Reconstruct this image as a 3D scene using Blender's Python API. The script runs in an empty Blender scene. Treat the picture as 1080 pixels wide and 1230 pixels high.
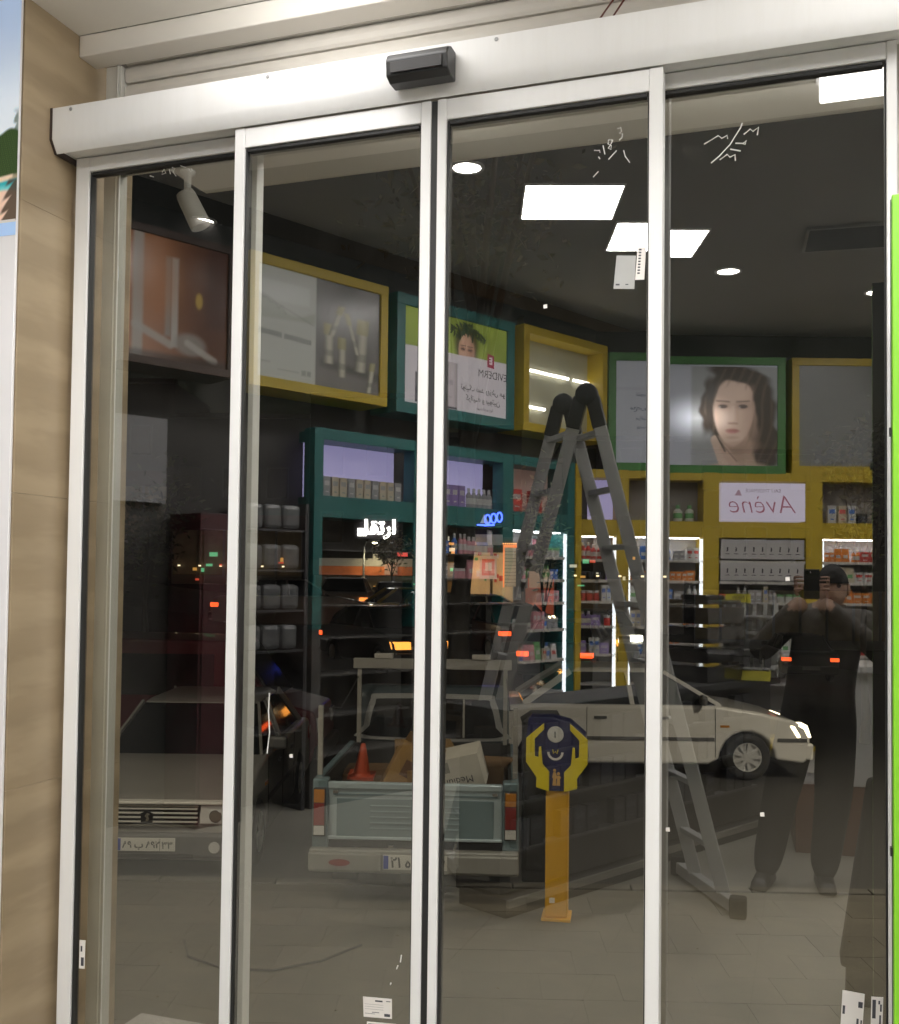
import bpy, bmesh, math, random
from mathutils import Vector, Matrix
rnd = random.Random(7)
R = math.radians
SC = bpy.context.scene
COL = SC.collection
PI = math.pi

# ------------------------------------------------------------------ camera, world, sun, exposure
def look_camera():
    yaw, pitch, roll = R(18.98), R(1.9), R(0.66)
    fw = Vector((-math.sin(yaw)*math.cos(pitch), math.cos(yaw)*math.cos(pitch), math.sin(pitch)))
    r0 = fw.cross(Vector((0, 0, 1))).normalized(); u0 = r0.cross(fw)
    r = r0*math.cos(roll) + u0*math.sin(roll); u = r.cross(fw)
    m = Matrix((r, u, -fw)).transposed().to_4x4()
    m.translation = Vector((0, -2.8, 1.58))
    c = bpy.data.cameras.new('camera'); o = bpy.data.objects.new('camera', c); COL.objects.link(o)
    o.matrix_world = m
    c.sensor_fit = 'HORIZONTAL'; c.sensor_width = 36; c.lens = 1250/1080*36
    c.shift_y = 39/1080; c.clip_start = .01; c.clip_end = 600
    SC.camera = o
look_camera()
W = bpy.data.worlds.new('World'); SC.world = W; W.use_nodes = True
nt = W.node_tree; bg = nt.nodes['Background']
sk = nt.nodes.new('ShaderNodeTexSky'); sk.sky_type = 'NISHITA'; sk.sun_disc = False
sk.sun_elevation = R(2); sk.sun_rotation = R(200)
nt.links.new(sk.outputs[0], bg.inputs[0]); bg.inputs[1].default_value = 0.006
sl = bpy.data.lights.new('night_sun', 'SUN'); sl.energy = 0.03; sl.angle = R(12); sl.color = (1, .9, .78)
so = bpy.data.objects.new('night_sun', sl); COL.objects.link(so); so.rotation_euler = (R(40), 0, R(-15))
SC.view_settings.view_transform = 'Standard'; SC.view_settings.look = 'None'
SC.view_settings.exposure = 0.0; SC.view_settings.gamma = 1; SC.view_settings.use_curve_mapping = False
SC.render.engine = 'CYCLES'
cy = SC.cycles
cy.max_bounces = 7; cy.diffuse_bounces = 4; cy.glossy_bounces = 4; cy.transparent_max_bounces = 12; cy.transmission_bounces = 4
cy.sample_clamp_indirect = 4; cy.sample_clamp_direct = 30; cy.caustics_reflective = False; cy.caustics_refractive = False
cy.use_denoising = True; cy.use_adaptive_sampling = True; cy.adaptive_threshold = .012; cy.use_light_tree = True

# ------------------------------------------------------------------ helpers
MATS = {}
def M(name, col=(.5, .5, .5), rough=.5, metal=0, emit=None, es=0, var=.1, scale=9, bump=0, coat=0, stretch=(1, 1, 1), world=False):
    if name in MATS: return MATS[name]
    m = bpy.data.materials.new(name); m.use_nodes = True; MATS[name] = m
    t = m.node_tree; p = t.nodes['Principled BSDF']
    tc = t.nodes.new('ShaderNodeTexCoord'); mp = t.nodes.new('ShaderNodeMapping'); mp.inputs['Scale'].default_value = stretch
    t.links.new(t.nodes.new('ShaderNodeNewGeometry').outputs['Position'] if world else tc.outputs['Object'], mp.inputs[0])
    n = t.nodes.new('ShaderNodeTexNoise'); n.inputs['Scale'].default_value = scale; n.inputs['Detail'].default_value = 7 if world else 5; n.inputs['Roughness'].default_value = .68 if world else .5
    t.links.new(mp.outputs[0], n.inputs['Vector'])
    mx = t.nodes.new('ShaderNodeMix'); mx.data_type = 'RGBA'
    mx.inputs[6].default_value = [c*(1-var) for c in col[:3]]+[1]
    mx.inputs[7].default_value = [min(1, c*(1+var)) for c in col[:3]]+[1]
    t.links.new(n.outputs['Fac'], mx.inputs[0]); t.links.new(mx.outputs[2], p.inputs['Base Color'])
    mr = t.nodes.new('ShaderNodeMapRange'); mr.inputs[3].default_value = max(.02, rough*.85); mr.inputs[4].default_value = min(1, rough*1.15)
    t.links.new(n.outputs['Fac'], mr.inputs[0]); t.links.new(mr.outputs[0], p.inputs['Roughness'])
    p.inputs['Metallic'].default_value = metal; p.inputs['Coat Weight'].default_value = coat
    if emit: p.inputs['Emission Color'].default_value = (*emit, 1); p.inputs['Emission Strength'].default_value = es
    if bump:
        b = t.nodes.new('ShaderNodeBump'); b.inputs['Strength'].default_value = bump; b.inputs['Distance'].default_value = .01
        t.links.new(n.outputs['Fac'], b.inputs['Height']); t.links.new(b.outputs[0], p.inputs['Normal'])
    return m

def glass(name, tint, ior):
    """thin coated pane: only the face turned to the viewer reflects, the rest passes tinted"""
    m = bpy.data.materials.new(name); m.use_nodes = True; t = m.node_tree
    t.nodes.remove(t.nodes['Principled BSDF']); out = t.nodes['Material Output']
    tr = t.nodes.new('ShaderNodeBsdfTransparent'); gl = t.nodes.new('ShaderNodeBsdfGlossy'); gl.inputs['Roughness'].default_value = 0.0
    gl.inputs['Color'].default_value = (.98, .97, .95, 1)
    fr = t.nodes.new('ShaderNodeFresnel'); fr.inputs[0].default_value = ior
    ge = t.nodes.new('ShaderNodeNewGeometry'); s = t.nodes.new('ShaderNodeMath'); s.operation = 'SUBTRACT'; s.inputs[0].default_value = 1
    t.links.new(ge.outputs['Backfacing'], s.inputs[1])
    mu = t.nodes.new('ShaderNodeMath'); mu.operation = 'MULTIPLY'; t.links.new(fr.outputs[0], mu.inputs[0]); t.links.new(s.outputs[0], mu.inputs[1])
    tr.inputs[0].default_value = (*tint, 1)
    ms = t.nodes.new('ShaderNodeMixShader'); t.links.new(mu.outputs[0], ms.inputs[0]); t.links.new(tr.outputs[0], ms.inputs[1]); t.links.new(gl.outputs[0], ms.inputs[2])
    # faint dust film and wiping streaks on the pane
    tc = t.nodes.new('ShaderNodeTexCoord'); mp = t.nodes.new('ShaderNodeMapping'); mp.inputs['Scale'].default_value = (3, 1, 1.2)
    t.links.new(tc.outputs['Object'], mp.inputs[0])
    n = t.nodes.new('ShaderNodeTexNoise'); n.inputs['Scale'].default_value = 2.2; n.inputs['Detail'].default_value = 9; n.inputs['Roughness'].default_value = .7
    t.links.new(mp.outputs[0], n.inputs['Vector'])
    rp = t.nodes.new('ShaderNodeMapRange'); rp.inputs[1].default_value = .45; rp.inputs[2].default_value = .8; rp.inputs[3].default_value = .0005; rp.inputs[4].default_value = .008
    t.links.new(n.outputs['Fac'], rp.inputs[0])
    df = t.nodes.new('ShaderNodeBsdfDiffuse'); df.inputs[0].default_value = (.75, .72, .68, 1)
    m2 = t.nodes.new('ShaderNodeMixShader'); t.links.new(rp.outputs[0], m2.inputs[0]); t.links.new(ms.outputs[0], m2.inputs[1]); t.links.new(df.outputs[0], m2.inputs[2])
    t.links.new(m2.outputs[0], out.inputs['Surface']); MATS[name] = m
    return m

class MB:
    def __init__(s): s.v = []; s.f = []; s.m = []; s.mi = 0
    def add(s, vs, fs):
        b = len(s.v); s.v += [tuple(v) for v in vs]
        for f in fs: s.f.append([b+i for i in f]); s.m.append(s.mi)
        return s
    def box(s, x0, x1, y0, y1, z0, z1):
        return s.add([(x0,y0,z0),(x1,y0,z0),(x1,y1,z0),(x0,y1,z0),(x0,y0,z1),(x1,y0,z1),(x1,y1,z1),(x0,y1,z1)],
                     [(3,2,1,0),(4,5,6,7),(0,1,5,4),(1,2,6,5),(2,3,7,6),(3,0,4,7)])
    def hexa(s, a, b):      # two quads joined
        return s.add(list(a)+list(b), [(3,2,1,0),(4,5,6,7),(0,1,5,4),(1,2,6,5),(2,3,7,6),(3,0,4,7)])
    def prism(s, pts, d0, d1, ax='y'):   # pts 2D; ax = extrusion axis
        def P(p, d): return {'y': (p[0], d, p[1]), 'x': (d, p[0], p[1]), 'z': (p[0], p[1], d)}[ax]
        n = len(pts)
        return s.add([P(p, d0) for p in pts]+[P(p, d1) for p in pts],
                     [tuple(range(n))[::-1], tuple(range(n, 2*n))]+[(i, (i+1) % n, n+(i+1) % n, n+i) for i in range(n)])
    def poly(s, pts): return s.add(pts, [tuple(range(len(pts)))])
    def tube(s, pts, r, n=8, cap=True):
        pts = [Vector(p) for p in pts]; rs = r if isinstance(r, (list, tuple)) else [r]*len(pts)
        vs = []; fs = []; ref = None
        for i, p in enumerate(pts):
            t = (pts[min(i+1, len(pts)-1)]-pts[max(i-1, 0)]).normalized()
            if ref is None: ref = Vector((0, 0, 1)) if abs(t.z) < .9 else Vector((1, 0, 0))
            a = t.cross(ref).normalized(); b = t.cross(a).normalized(); ref = b.cross(t) if b.cross(t).length > 1e-6 else ref
            ref = -a.cross(t) if False else ref
            for k in range(n):
                an = 2*PI*k/n; vs.append(p+a*(rs[i]*math.cos(an))+b*(rs[i]*math.sin(an)))
        for i in range(len(pts)-1):
            for k in range(n): fs.append((i*n+k, i*n+(k+1) % n, (i+1)*n+(k+1) % n, (i+1)*n+k))
        if cap: fs += [tuple(range(n))[::-1], tuple((len(pts)-1)*n+k for k in range(n))]
        return s.add(vs, fs)
    def bar(s, a, b, w, h, up=(0, 0, 1)):
        a = Vector(a); b = Vector(b); t = (b-a).normalized(); u = Vector(up)
        if abs(t.dot(u)) > .98: u = Vector((0, 1, 0))
        x = t.cross(u).normalized()*w/2; y = x.cross(t).normalized()*h/2
        return s.hexa([a-x-y, a+x-y, a+x+y, a-x+y], [b-x-y, b+x-y, b+x+y, b-x+y])
    def lathe(s, prof, c=(0, 0, 0), n=16, ax='z', ring=False):
        vs = []; fs = []; c = Vector(c)
        for r, h in prof:
            for k in range(n):
                a = 2*PI*k/n; x, y = r*math.cos(a), r*math.sin(a)
                vs.append(c+Vector({'z': (x, y, h), 'y': (x, h, -y), 'x': (h, x, y)}[ax]))
        for i in range(len(prof)-1):
            for k in range(n): fs.append((i*n+k, i*n+(k+1) % n, (i+1)*n+(k+1) % n, (i+1)*n+k))
        L = len(prof)-1
        fs += [(L*n+k, L*n+(k+1) % n, (k+1) % n, k) for k in range(n)] if ring else [tuple(range(n))[::-1], tuple(L*n+k for k in range(n))]
        return s.add(vs, fs)
    def mesh(s, name, mats, smooth=False):
        me = bpy.data.meshes.new(name); me.from_pydata(s.v, [], s.f)
        for m in (mats if isinstance(mats, (list, tuple)) else [mats]): me.materials.append(m)
        for p, i in zip(me.polygons, s.m): p.material_index = i; p.use_smooth = smooth
        bm = bmesh.new(); bm.from_mesh(me); bmesh.ops.recalc_face_normals(bm, faces=bm.faces); bm.to_mesh(me); bm.free()
        me.update(); return me

def link(o, parent=None, label=None, cat=None, group=None, kind=None):
    COL.objects.link(o)
    if parent is not None: o.parent = parent
    for k, v in (('label', label), ('category', cat), ('group', group), ('kind', kind)):
        if v: o[k] = v
    return o
def O(name, mb, mats, parent=None, bev=0, smooth=False, loc=None, rot=None, segs=2, **kw):
    me = mb if isinstance(mb, bpy.types.Mesh) else mb.mesh(name, mats, smooth)
    o = bpy.data.objects.new(name, me)
    if loc: o.location = loc
    if rot is not None: o.rotation_euler = rot if isinstance(rot, (tuple, list)) else (0, 0, rot)
    if bev:
        b = o.modifiers.new('bevel', 'BEVEL'); b.width = bev; b.segments = segs; b.limit_method = 'ANGLE'; b.angle_limit = R(35)
        if smooth: o.modifiers.new('wn', 'WEIGHTED_NORMAL')
    return link(o, parent, **kw)
def E(name, label=None, cat=None, loc=(0, 0, 0), rz=0, group=None, parent=None):
    o = bpy.data.objects.new(name, None); o.location = loc; o.rotation_euler = (0, 0, rz)
    return link(o, parent, label, cat, group)
def copy_tree(o, parent=None):
    c = o.copy(); COL.objects.link(c)
    if parent is not None: c.parent = parent; c.matrix_parent_inverse = Matrix()
    for ch in list(o.children): copy_tree(ch, c)
    return c
def box(x0, x1, y0, y1, z0, z1): return MB().box(x0, x1, y0, y1, z0, z1)

# Persian letters joined with presentation forms, returned in left-to-right drawing order
FA = {'ا': (0xFE8D, 2), 'ب': (0xFE8F, 4), 'پ': (0xFB56, 4), 'ت': (0xFE95, 4), 'ج': (0xFE9D, 4), 'د': (0xFEA9, 2), 'ر': (0xFEAD, 2), 'ز': (0xFEAF, 2),
      'ز': (0xFEAF, 2), 'س': (0xFEB1, 4), 'ش': (0xFEB5, 4), 'ض': (0xFEBD, 4), 'ف': (0xFED1, 4), 'ق': (0xFED5, 4), 'ک': (0xFB8E, 4), 'گ': (0xFB92, 4),
      'ل': (0xFEDD, 4), 'م': (0xFEE1, 4), 'ن': (0xFEE5, 4), 'ه': (0xFEE9, 4), 'و': (0xFEED, 2), 'ی': (0xFBFC, 4), 'ژ': (0xFB8A, 2), 'ح': (0xFEA1, 4)}
def fa(s):
    out = []
    for i, ch in enumerate(s):
        if ch not in FA: out.append(ch); continue
        base, k = FA[ch]
        pre = i > 0 and s[i-1] in FA and FA[s[i-1]][1] == 4
        post = k == 4 and i+1 < len(s) and s[i+1] in FA
        out.append(chr(base+(3 if pre and post else 1 if pre else 2 if post else 0)))
    return ''.join(out[::-1])
def text_mesh(body, size, mat, ext=.001, align='CENTER', bold=0, shear=0):
    c = bpy.data.curves.new('lettering', 'FONT'); c.body = body; c.size = size; c.extrude = ext; c.align_x = align; c.align_y = 'CENTER'; c.offset = bold; c.shear = shear
    c.resolution_u = 3
    o = bpy.data.objects.new('tmp', c); COL.objects.link(o)
    bpy.context.view_layer.update()
    me = bpy.data.meshes.new_from_object(o.evaluated_get(bpy.context.evaluated_depsgraph_get()))
    COL.objects.unlink(o); bpy.data.objects.remove(o); me.materials.clear(); me.materials.append(mat); me.name = 'lettering'
    return me
def T(body, size, mat, loc, parent, room=False, **kw):
    rot = (PI/2, 0, PI) if room else (PI/2, 0, 0)
    return O('lettering', text_mesh(body, size, mat, **{k: kw.pop(k) for k in list(kw) if k in ('ext', 'align', 'bold', 'shear')}), mat, parent, loc=loc, rot=rot, **kw)
def smooth_loop(pts, k=4):
    out = []; n = len(pts)
    for i in range(n):
        p0, p1, p2, p3 = (Vector(pts[(i+j-1) % n]) for j in range(4))
        for q in range(k):
            t = q/k
            out.append(tuple(.5*((2*p1)+(p2-p0)*t+(2*p0-5*p1+4*p2-p3)*t*t+(3*p1-p0-3*p2+p3)*t**3)))
    return out

WHITE = M('white_aluminium', (.82, .815, .81), .48, var=.04, scale=3, bump=.015)
GASKET = M('black_gasket', (.015, .015, .015), .6)
CEILW = M('white_ceiling_paint', (.82, .79, .735), .85, var=.05, scale=2, bump=.05)
DARKC = M('charcoal_ceiling_paint', (.28, .273, .258), .8, var=.08, scale=2)
GREYM = M('brushed_grey_metal', (.33, .33, .33), .4, .6)
DARKM = M('dark_metal', (.06, .06, .065), .4, .3)
BLACK = M('black_plastic', (.012, .012, .013), .42, coat=.1)
CHROME = M('chrome', (.75, .75, .75), .12, 1)
RUBBER = M('tyre_rubber', (.012, .012, .012), .8)
DARKGLASS = M('dark_car_glass', (.012, .014, .016), .06, coat=.6, var=.02)
PAPER = M('paper_label', (.80, .76, .72), .7, var=.04)
INK = M('printed_ink', (.06, .06, .07), .6)
PANE = glass('door_glass', (.80, .80, .765), 2.8)
# printed pictures: a fine grid carries the picture as flat print
def sstep_(a, b, x): q = max(0, min(1, (x-a)/(b-a))); return q*q*(3-2*q)
def ell(u, v, cu, cv, ru, rv, rot=0, soft=.12):
    du, dv = u-cu, v-cv; c, s_ = math.cos(R(rot)), math.sin(R(rot)); x, y = (du*c+dv*s_)/ru, (-du*s_+dv*c)/rv
    return 1-sstep_(1-soft, 1+soft, math.hypot(x, y))
def cap(u, v, a, b, r, soft):
    ax, ay = a; bx, by = b; t_ = max(0, min(1, ((u-ax)*(bx-ax)+(v-ay)*(by-ay))/((bx-ax)**2+(by-ay)**2+1e-6)))
    return 1-sstep_(r-soft, r+soft, math.hypot(u-ax-t_*(bx-ax), v-ay-t_*(by-ay)))
def rect(u, v, u0, u1, v0, v1, soft=1): return min(sstep_(u0-soft, u0+soft, u), 1-sstep_(u1-soft, u1+soft, u), sstep_(v0-soft, v0+soft, v), 1-sstep_(v1-soft, v1+soft, v))
def painted(name, parent, ext, res, fn, es, y=-.0185, glow=None, to=None):
    U0, U1, V0, V1 = ext; nu, nv = res; vs, cs = [], []
    for j in range(nv+1):
        for i in range(nu+1):
            u = U0+(U1-U0)*i/nu; v = V0+(V1-V0)*j/nv; layers = []; c = Vector((0, 0, 0))
            for col, m in fn(u, v):
                if m > 0: c = c.lerp(Vector(col), min(1, m))
            x, z = to(u, v) if to else (u/100, v/100); vs.append((x, y, z)); cs += [c.x, c.y, c.z, 1]
    me = bpy.data.meshes.new(name); me.from_pydata(vs, [], [(j*(nu+1)+i, j*(nu+1)+i+1, (j+1)*(nu+1)+i+1, (j+1)*(nu+1)+i) for j in range(nv) for i in range(nu)])
    at = me.color_attributes.new('print_colour', 'FLOAT_COLOR', 'POINT'); at.data.foreach_set('color', cs)
    m = M(name+'_gloss_'+parent.name, (.3, .3, .3), .22); t_ = m.node_tree; at_ = t_.nodes.new('ShaderNodeAttribute'); at_.attribute_name = 'print_colour'; b_ = t_.nodes['Principled BSDF']
    for l in list(b_.inputs['Base Color'].links): t_.links.remove(l)
    t_.links.new(at_.outputs['Color'], b_.inputs['Base Color']); t_.links.new(at_.outputs['Color'], b_.inputs['Emission Color'])
    if glow: hot(m, (1, 1, 1), *glow); 
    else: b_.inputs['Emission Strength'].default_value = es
    me.materials.append(m); return O(name, me, None, parent)
def hot(m, col, base, amp, c, rad):
    ht = m.node_tree; hp_ = ht.nodes['Principled BSDF']; tc = ht.nodes.new('ShaderNodeTexCoord'); mp = ht.nodes.new('ShaderNodeMapping')
    mp.inputs['Location'].default_value = (-c[0], 0, -c[1]); ht.links.new(tc.outputs['Object'], mp.inputs[0])
    m3 = ht.nodes.new('ShaderNodeMapping'); m3.inputs['Scale'].default_value = (1/rad[0], 0, 1/rad[1]); ht.links.new(mp.outputs[0], m3.inputs[0])
    gr = ht.nodes.new('ShaderNodeTexGradient'); gr.gradient_type = 'QUADRATIC_SPHERE'; ht.links.new(m3.outputs[0], gr.inputs[0])
    mr = ht.nodes.new('ShaderNodeMapRange'); mr.inputs[3].default_value = base; mr.inputs[4].default_value = amp
    ht.links.new(gr.outputs['Fac'], mr.inputs[0]); ht.links.new(mr.outputs[0], hp_.inputs['Emission Strength'])
    if not hp_.inputs['Emission Color'].is_linked: hp_.inputs['Emission Color'].default_value = (*col, 1)

# aluminium: faint vertical grime and handling marks on the white coating
wt = WHITE.node_tree; wp = wt.nodes['Principled BSDF']; src = wp.inputs['Base Color'].links[0].from_socket
g1 = wt.nodes.new('ShaderNodeTexCoord'); g2 = wt.nodes.new('ShaderNodeMapping'); g2.inputs['Scale'].default_value = (9, 9, .8); wt.links.new(g1.outputs['Object'], g2.inputs[0])
g3 = wt.nodes.new('ShaderNodeTexNoise'); g3.inputs['Scale'].default_value = 3; g3.inputs['Detail'].default_value = 8; g3.inputs['Roughness'].default_value = .7; wt.links.new(g2.outputs[0], g3.inputs['Vector'])
g4 = wt.nodes.new('ShaderNodeValToRGB'); g4.color_ramp.elements[0].color = (.80, .775, .73, 1); g4.color_ramp.elements[0].position = .3; g4.color_ramp.elements[1].color = (1, 1, 1, 1); g4.color_ramp.elements[1].position = .56
wt.links.new(g3.outputs['Fac'], g4.inputs[0]); g5 = wt.nodes.new('ShaderNodeMix'); g5.data_type = 'RGBA'; g5.blend_type = 'MULTIPLY'; g5.inputs[0].default_value = .14
wt.links.new(src, g5.inputs[6]); wt.links.new(g4.outputs[0], g5.inputs[7]); wt.links.new(g5.outputs[2], wp.inputs['Base Color'])
# ------------------------------------------------------------------ shop shell (setting)
TILE = M('floor_tile', (.29, .276, .235), .42, var=.16, scale=1.3, world=True)
GROUT = M('floor_grout', (.262, .25, .213), .9)
DARKW = M('charcoal_wall_paint', (.06, .057, .053), .8)
fl = O('floor', box(-5.0, 1.9, -8.4, 0.02, -.2, -.003), GROUT, kind='structure')
tb = box(-.2988, .2988, -.2988, .2988, -.0028, 0).mesh('tile', TILE)
for i in range(11):
    for j in range(14):
        O('tile', tb, None, fl, loc=(-4.7+.6*i, -.29-.6*j, rnd.uniform(0, .0005)))
O('threshold', box(-2.28, .9, .021, .46, -.2, -.004), M('granite_threshold', (.3, .29, .28), .4, scale=60, var=.3), kind='structure')
O('soffit', box(-2.66, 1.9, -1.35, .0, 3.364, 3.99), CEILW, kind='structure')
ce = O('ceiling', MB().prism([(-5.1, .3), (-1.6, -7.4), (1.9, -8.6), (1.9, .3)], 4.0, 4.2, 'z'), DARKC, kind='structure')
A1 = Vector((-3.45, -3.33)); T1 = Vector((.4376, -.8993)); A2 = Vector((-1.758, -7.0)); T2 = Vector((.944, -.330))
RZ1 = math.atan2(T1.y, T1.x); RZ2 = math.atan2(T2.y, T2.x)
wl = O('wall_left', box(-3.3, 4.2, -.5, -.36, 0, 4.0), DARKW, loc=(A1.x, A1.y, 0), rot=RZ1, kind='structure')
O('wall_back', box(-.2, 4.0, -.5, -.36, 0, 4.0), DARKW, loc=(A2.x, A2.y, 0), rot=RZ2, kind='structure')
O('wall_right', box(1.75, 1.9, -8.3, .3, 0, 4.0), M('pale_wall_paint', (.72, .70, .66), .8), kind='structure')
O('wall_front', box(-5.1, -2.29, -.25, .25, -.9, 4.0), M('white_wall_paint', (.78, .76, .75), .6), kind='structure')
O('wall_above_door', box(-2.28, 1.9, .2, .35, 3.37, 5.2), M('facade_cladding', (.3, .29, .28), .6), kind='structure')
O('wall_right_front', box(.8, 1.9, -.02, .3, -1.0, 3.36), M('white_wall_paint'), kind='structure')

# stone return wall beside the door
STONE = M('travertine', (.335, .262, .172), .42, var=.2, scale=4.0, bump=.12, stretch=(1, .35, 2.6))
sn = STONE.node_tree; p = sn.nodes['Principled BSDF']
w = sn.nodes.new('ShaderNodeTexWave'); w.wave_type = 'BANDS'; w.bands_direction = 'Z'; w.inputs['Scale'].default_value = 1.1; w.inputs['Distortion'].default_value = 7
w.inputs['Detail'].default_value = 5; w.inputs['Detail Scale'].default_value = 1.6; w.inputs['Detail Roughness'].default_value = .75
tcn = sn.nodes.new('ShaderNodeTexCoord'); mpn = sn.nodes.new('ShaderNodeMapping'); mpn.inputs['Rotation'].default_value = (R(-16), 0, 0); mpn.inputs['Scale'].default_value = (1, .35, 1.5)
sn.links.new(tcn.outputs['Object'], mpn.inputs[0]); sn.links.new(mpn.outputs[0], w.inputs['Vector'])
mxn = sn.nodes.new('ShaderNodeMix'); mxn.data_type = 'RGBA'; mxn.blend_type = 'MULTIPLY'; mxn.inputs[0].default_value = .30
rc = sn.nodes.new('ShaderNodeValToRGB'); rc.color_ramp.elements[0].color = (.62, .55, .45, 1); rc.color_ramp.elements[1].color = (1.25, 1.22, 1.15, 1)
rc.color_ramp.elements[0].position = .15
sn.links.new(w.outputs['Fac'], rc.inputs[0]); prev = p.inputs['Base Color'].links[0].from_socket
sn.links.new(prev, mxn.inputs[6]); sn.links.new(rc.outputs[0], mxn.inputs[7]); sn.links.new(mxn.outputs[2], p.inputs['Base Color'])
sw = E('stone_wall', 'beige veined travertine return wall left of the glass doors', 'wall')
for a, b in ((-1.0, .926), (.9268, 1.8265), (1.8273, 2.729), (2.7298, 3.364)):
    O('stone_slab', box(-2.32, -2.28+rnd.uniform(-.0006, .0006), -.249, .3, a, b), STONE, sw, bev=.0005)

# beach picture panel on the front wall, with blue band and plain white panel below
bp = E('wall_poster', 'tall wall panel with blue sky, green hill and beach picture above white', 'poster')
def flat(name, pts, mat, parent, y, **kw): return O(name, MB().poly([(a, y, b) for a, b in pts]), mat, parent, **kw)
O('backing', box(-3.6, -2.284, -.262, -.252, .02, 3.36), M('white_gloss_panel', (.84, .82, .83), .35, var=.03), bp, bev=.002)
X1 = -2.2845
def beach_layers(u, v):      # u: cm left of the edge, v: height in cm
    n = math.sin(u*1.9+v*2.3)*math.sin(u*.7-v*1.1+2); n2 = math.sin(u*5.1+v*3.7)*math.sin(v*6.3-u*2.9)
    sky = Vector((.44, .56, .78)).lerp(Vector((.74, .80, .86)), sstep_(336, 294, v) if False else 1-sstep_(294, 334, v))
    L = [(tuple(sky), 1), ((.035+.03*max(0, n2), .06+.05*max(0, n2), .022+.01*n2*n2), 1-sstep_(-.6, .6, v-(292.5+1.6*math.sin(u*.16+1)+.8*math.sin(u*.6))))]
    L += [((.70, .53, .38), 1-sstep_(-.4, .4, v-(280.6-.10*u))), ((.03, .33, .36), 1-sstep_(-.5, .5, v-(279.2-.13*u))), ((.22, .55, .52), .6*rect(u, v, 0, 99, 275, 277, 1)), ((.68, .47, .36), 1-sstep_(-.6, .6, v-(275.2+.5*math.sin(u*.3)))), ((.50, .33, .25), .5*rect(u, v, 3, 9, 269.2, 270.4, .6)), ((.52, .36, .30), .4*max(0, n)*(v < 274))]
    d = abs(math.sin(v*.9+u*.8))
    L += [((.07, .05, .035), .95*(1-sstep_(-.6, .9, u-(1.2+2.6*d+.22*(278-v)*(v > 262))))*rect(u, v, -1, 20, 262, 279, .8)), ((.04, .07, .025), .8*(1-sstep_(-.5, .7, u-(.6+1.1*d)))*rect(u, v, -1, 8, 279, 300, 2))]
    return L
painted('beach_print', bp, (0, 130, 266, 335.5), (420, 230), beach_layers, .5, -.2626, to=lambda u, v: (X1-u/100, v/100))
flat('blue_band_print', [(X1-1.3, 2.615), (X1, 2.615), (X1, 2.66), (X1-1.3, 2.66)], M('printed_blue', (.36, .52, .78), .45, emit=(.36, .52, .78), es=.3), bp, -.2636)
flat('white_band_print', [(X1-1.3, 2.655), (X1, 2.655), (X1, 2.664), (X1-1.3, 2.664)], PAPER, bp, -.2642)

# lintel beam, shutter above the door
O('lintel_beam', box(-2.28, .8, .0, .09, 3.292, 3.363), CEILW, None, bev=.004, label='white boxed lintel above the roller shutter', cat='lintel')
sh = E('roller_shutter', 'rolled up cream steel shutter above the white door header', 'shutter')
SLAT = M('painted_shutter_steel', (.60, .57, .52), .45, var=.12, scale=4, bump=.05)
prof = [(.126, 0), (.109, .002), (.103, .012), (.101, .029), (.103, .046), (.109, .0555), (.126, .0575)]
slm = MB().prism(prof+[(.132, .0575), (.132, 0)], -2.172, .8, 'x').mesh('slat', SLAT)
for k in range(9): O('slat', slm, None, sh, loc=(0, rnd.uniform(-.0015, .0015), 2.93+.0612*k))
for x in (-2.235, .22):
    O('guide_rail', MB().box(x, x+.06, .085, .13, -1.0, 3.29).box(x+.046, x+.052, .078, .085, -1.0, 3.29), M('guide_rail_paint', (.55, .54, .50), .45, var=.15, scale=5), sh, bev=.002)
WIRE = M('grey_wire', (.16, .12, .10), .5)
O('door_wire', MB().tube([(-2.03, -.02, 3.06), (-1.99, -.03, 3.088), (-1.93, -.02, 3.095), (-1.87, -.02, 3.082), (-1.84, -.03, 3.06)], .0025, 6).tube([(-1.80, -.03, 3.06), (-1.77, -.03, 3.09), (-1.72, -.03, 3.098), (-1.69, -.03, 3.07)], .0025, 6), WIRE, None,
  label='thin looped wire lying on the left end of the door header', cat='wire')
O('ceiling_wire', MB().tube([(-.49, .06, 3.29), (-.50, .02, 3.20), (-.55, .0, 3.12), (-.63, -.01, 3.065)], .003, 6).tube([(-.49, .065, 3.29), (-.48, .03, 3.19), (-.52, .0, 3.11), (-.58, -.01, 3.065)], .003, 6), M('red_brown_wire', (.12, .03, .02), .5), None,
  label='red and brown wire dropping from the lintel onto the door header', cat='wire')

# ------------------------------------------------------------------ automatic glass door
hd = E('door_header', 'long white boxed operator above the glass doors with a slanted lower edge', 'door header')
hp = [(-.13, 3.062), (-.13, 2.962), (-.106, 2.9235), (-.104, 2.9235), (-.104, 2.9395), (.0, 2.9395), (.0, 3.062)]
O('cover', MB().prism(hp, -2.27, .9, 'x'), WHITE, hd, bev=.003, smooth=True)
O('end_cap', MB().prism([(-.1308, 3.0628), (-.1308, 2.9615), (-.106, 2.923), (0, 2.923), (0, 3.0628)], -2.279, -2.2705, 'x'), M('dark_end_cap', (.05, .035, .03), .5), hd)
sen = MB().prism([(-.195, 3.018), (-.205, 3.0), (-.20, 2.957), (-.175, 2.947), (-.131, 2.947), (-.131, 3.03), (-.17, 3.03)], -1.095, -.915, 'x')
mo = O('motion_sensor', sen, BLACK, hd, bev=.004, label='black wedge shaped motion sensor')
O('sensor_lens', box(-1.08, -.93, -.2075, -.2035, 2.962, 2.992), M('sensor_lens_plastic', (.012, .01, .01), .5), mo, bev=.001)
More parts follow.
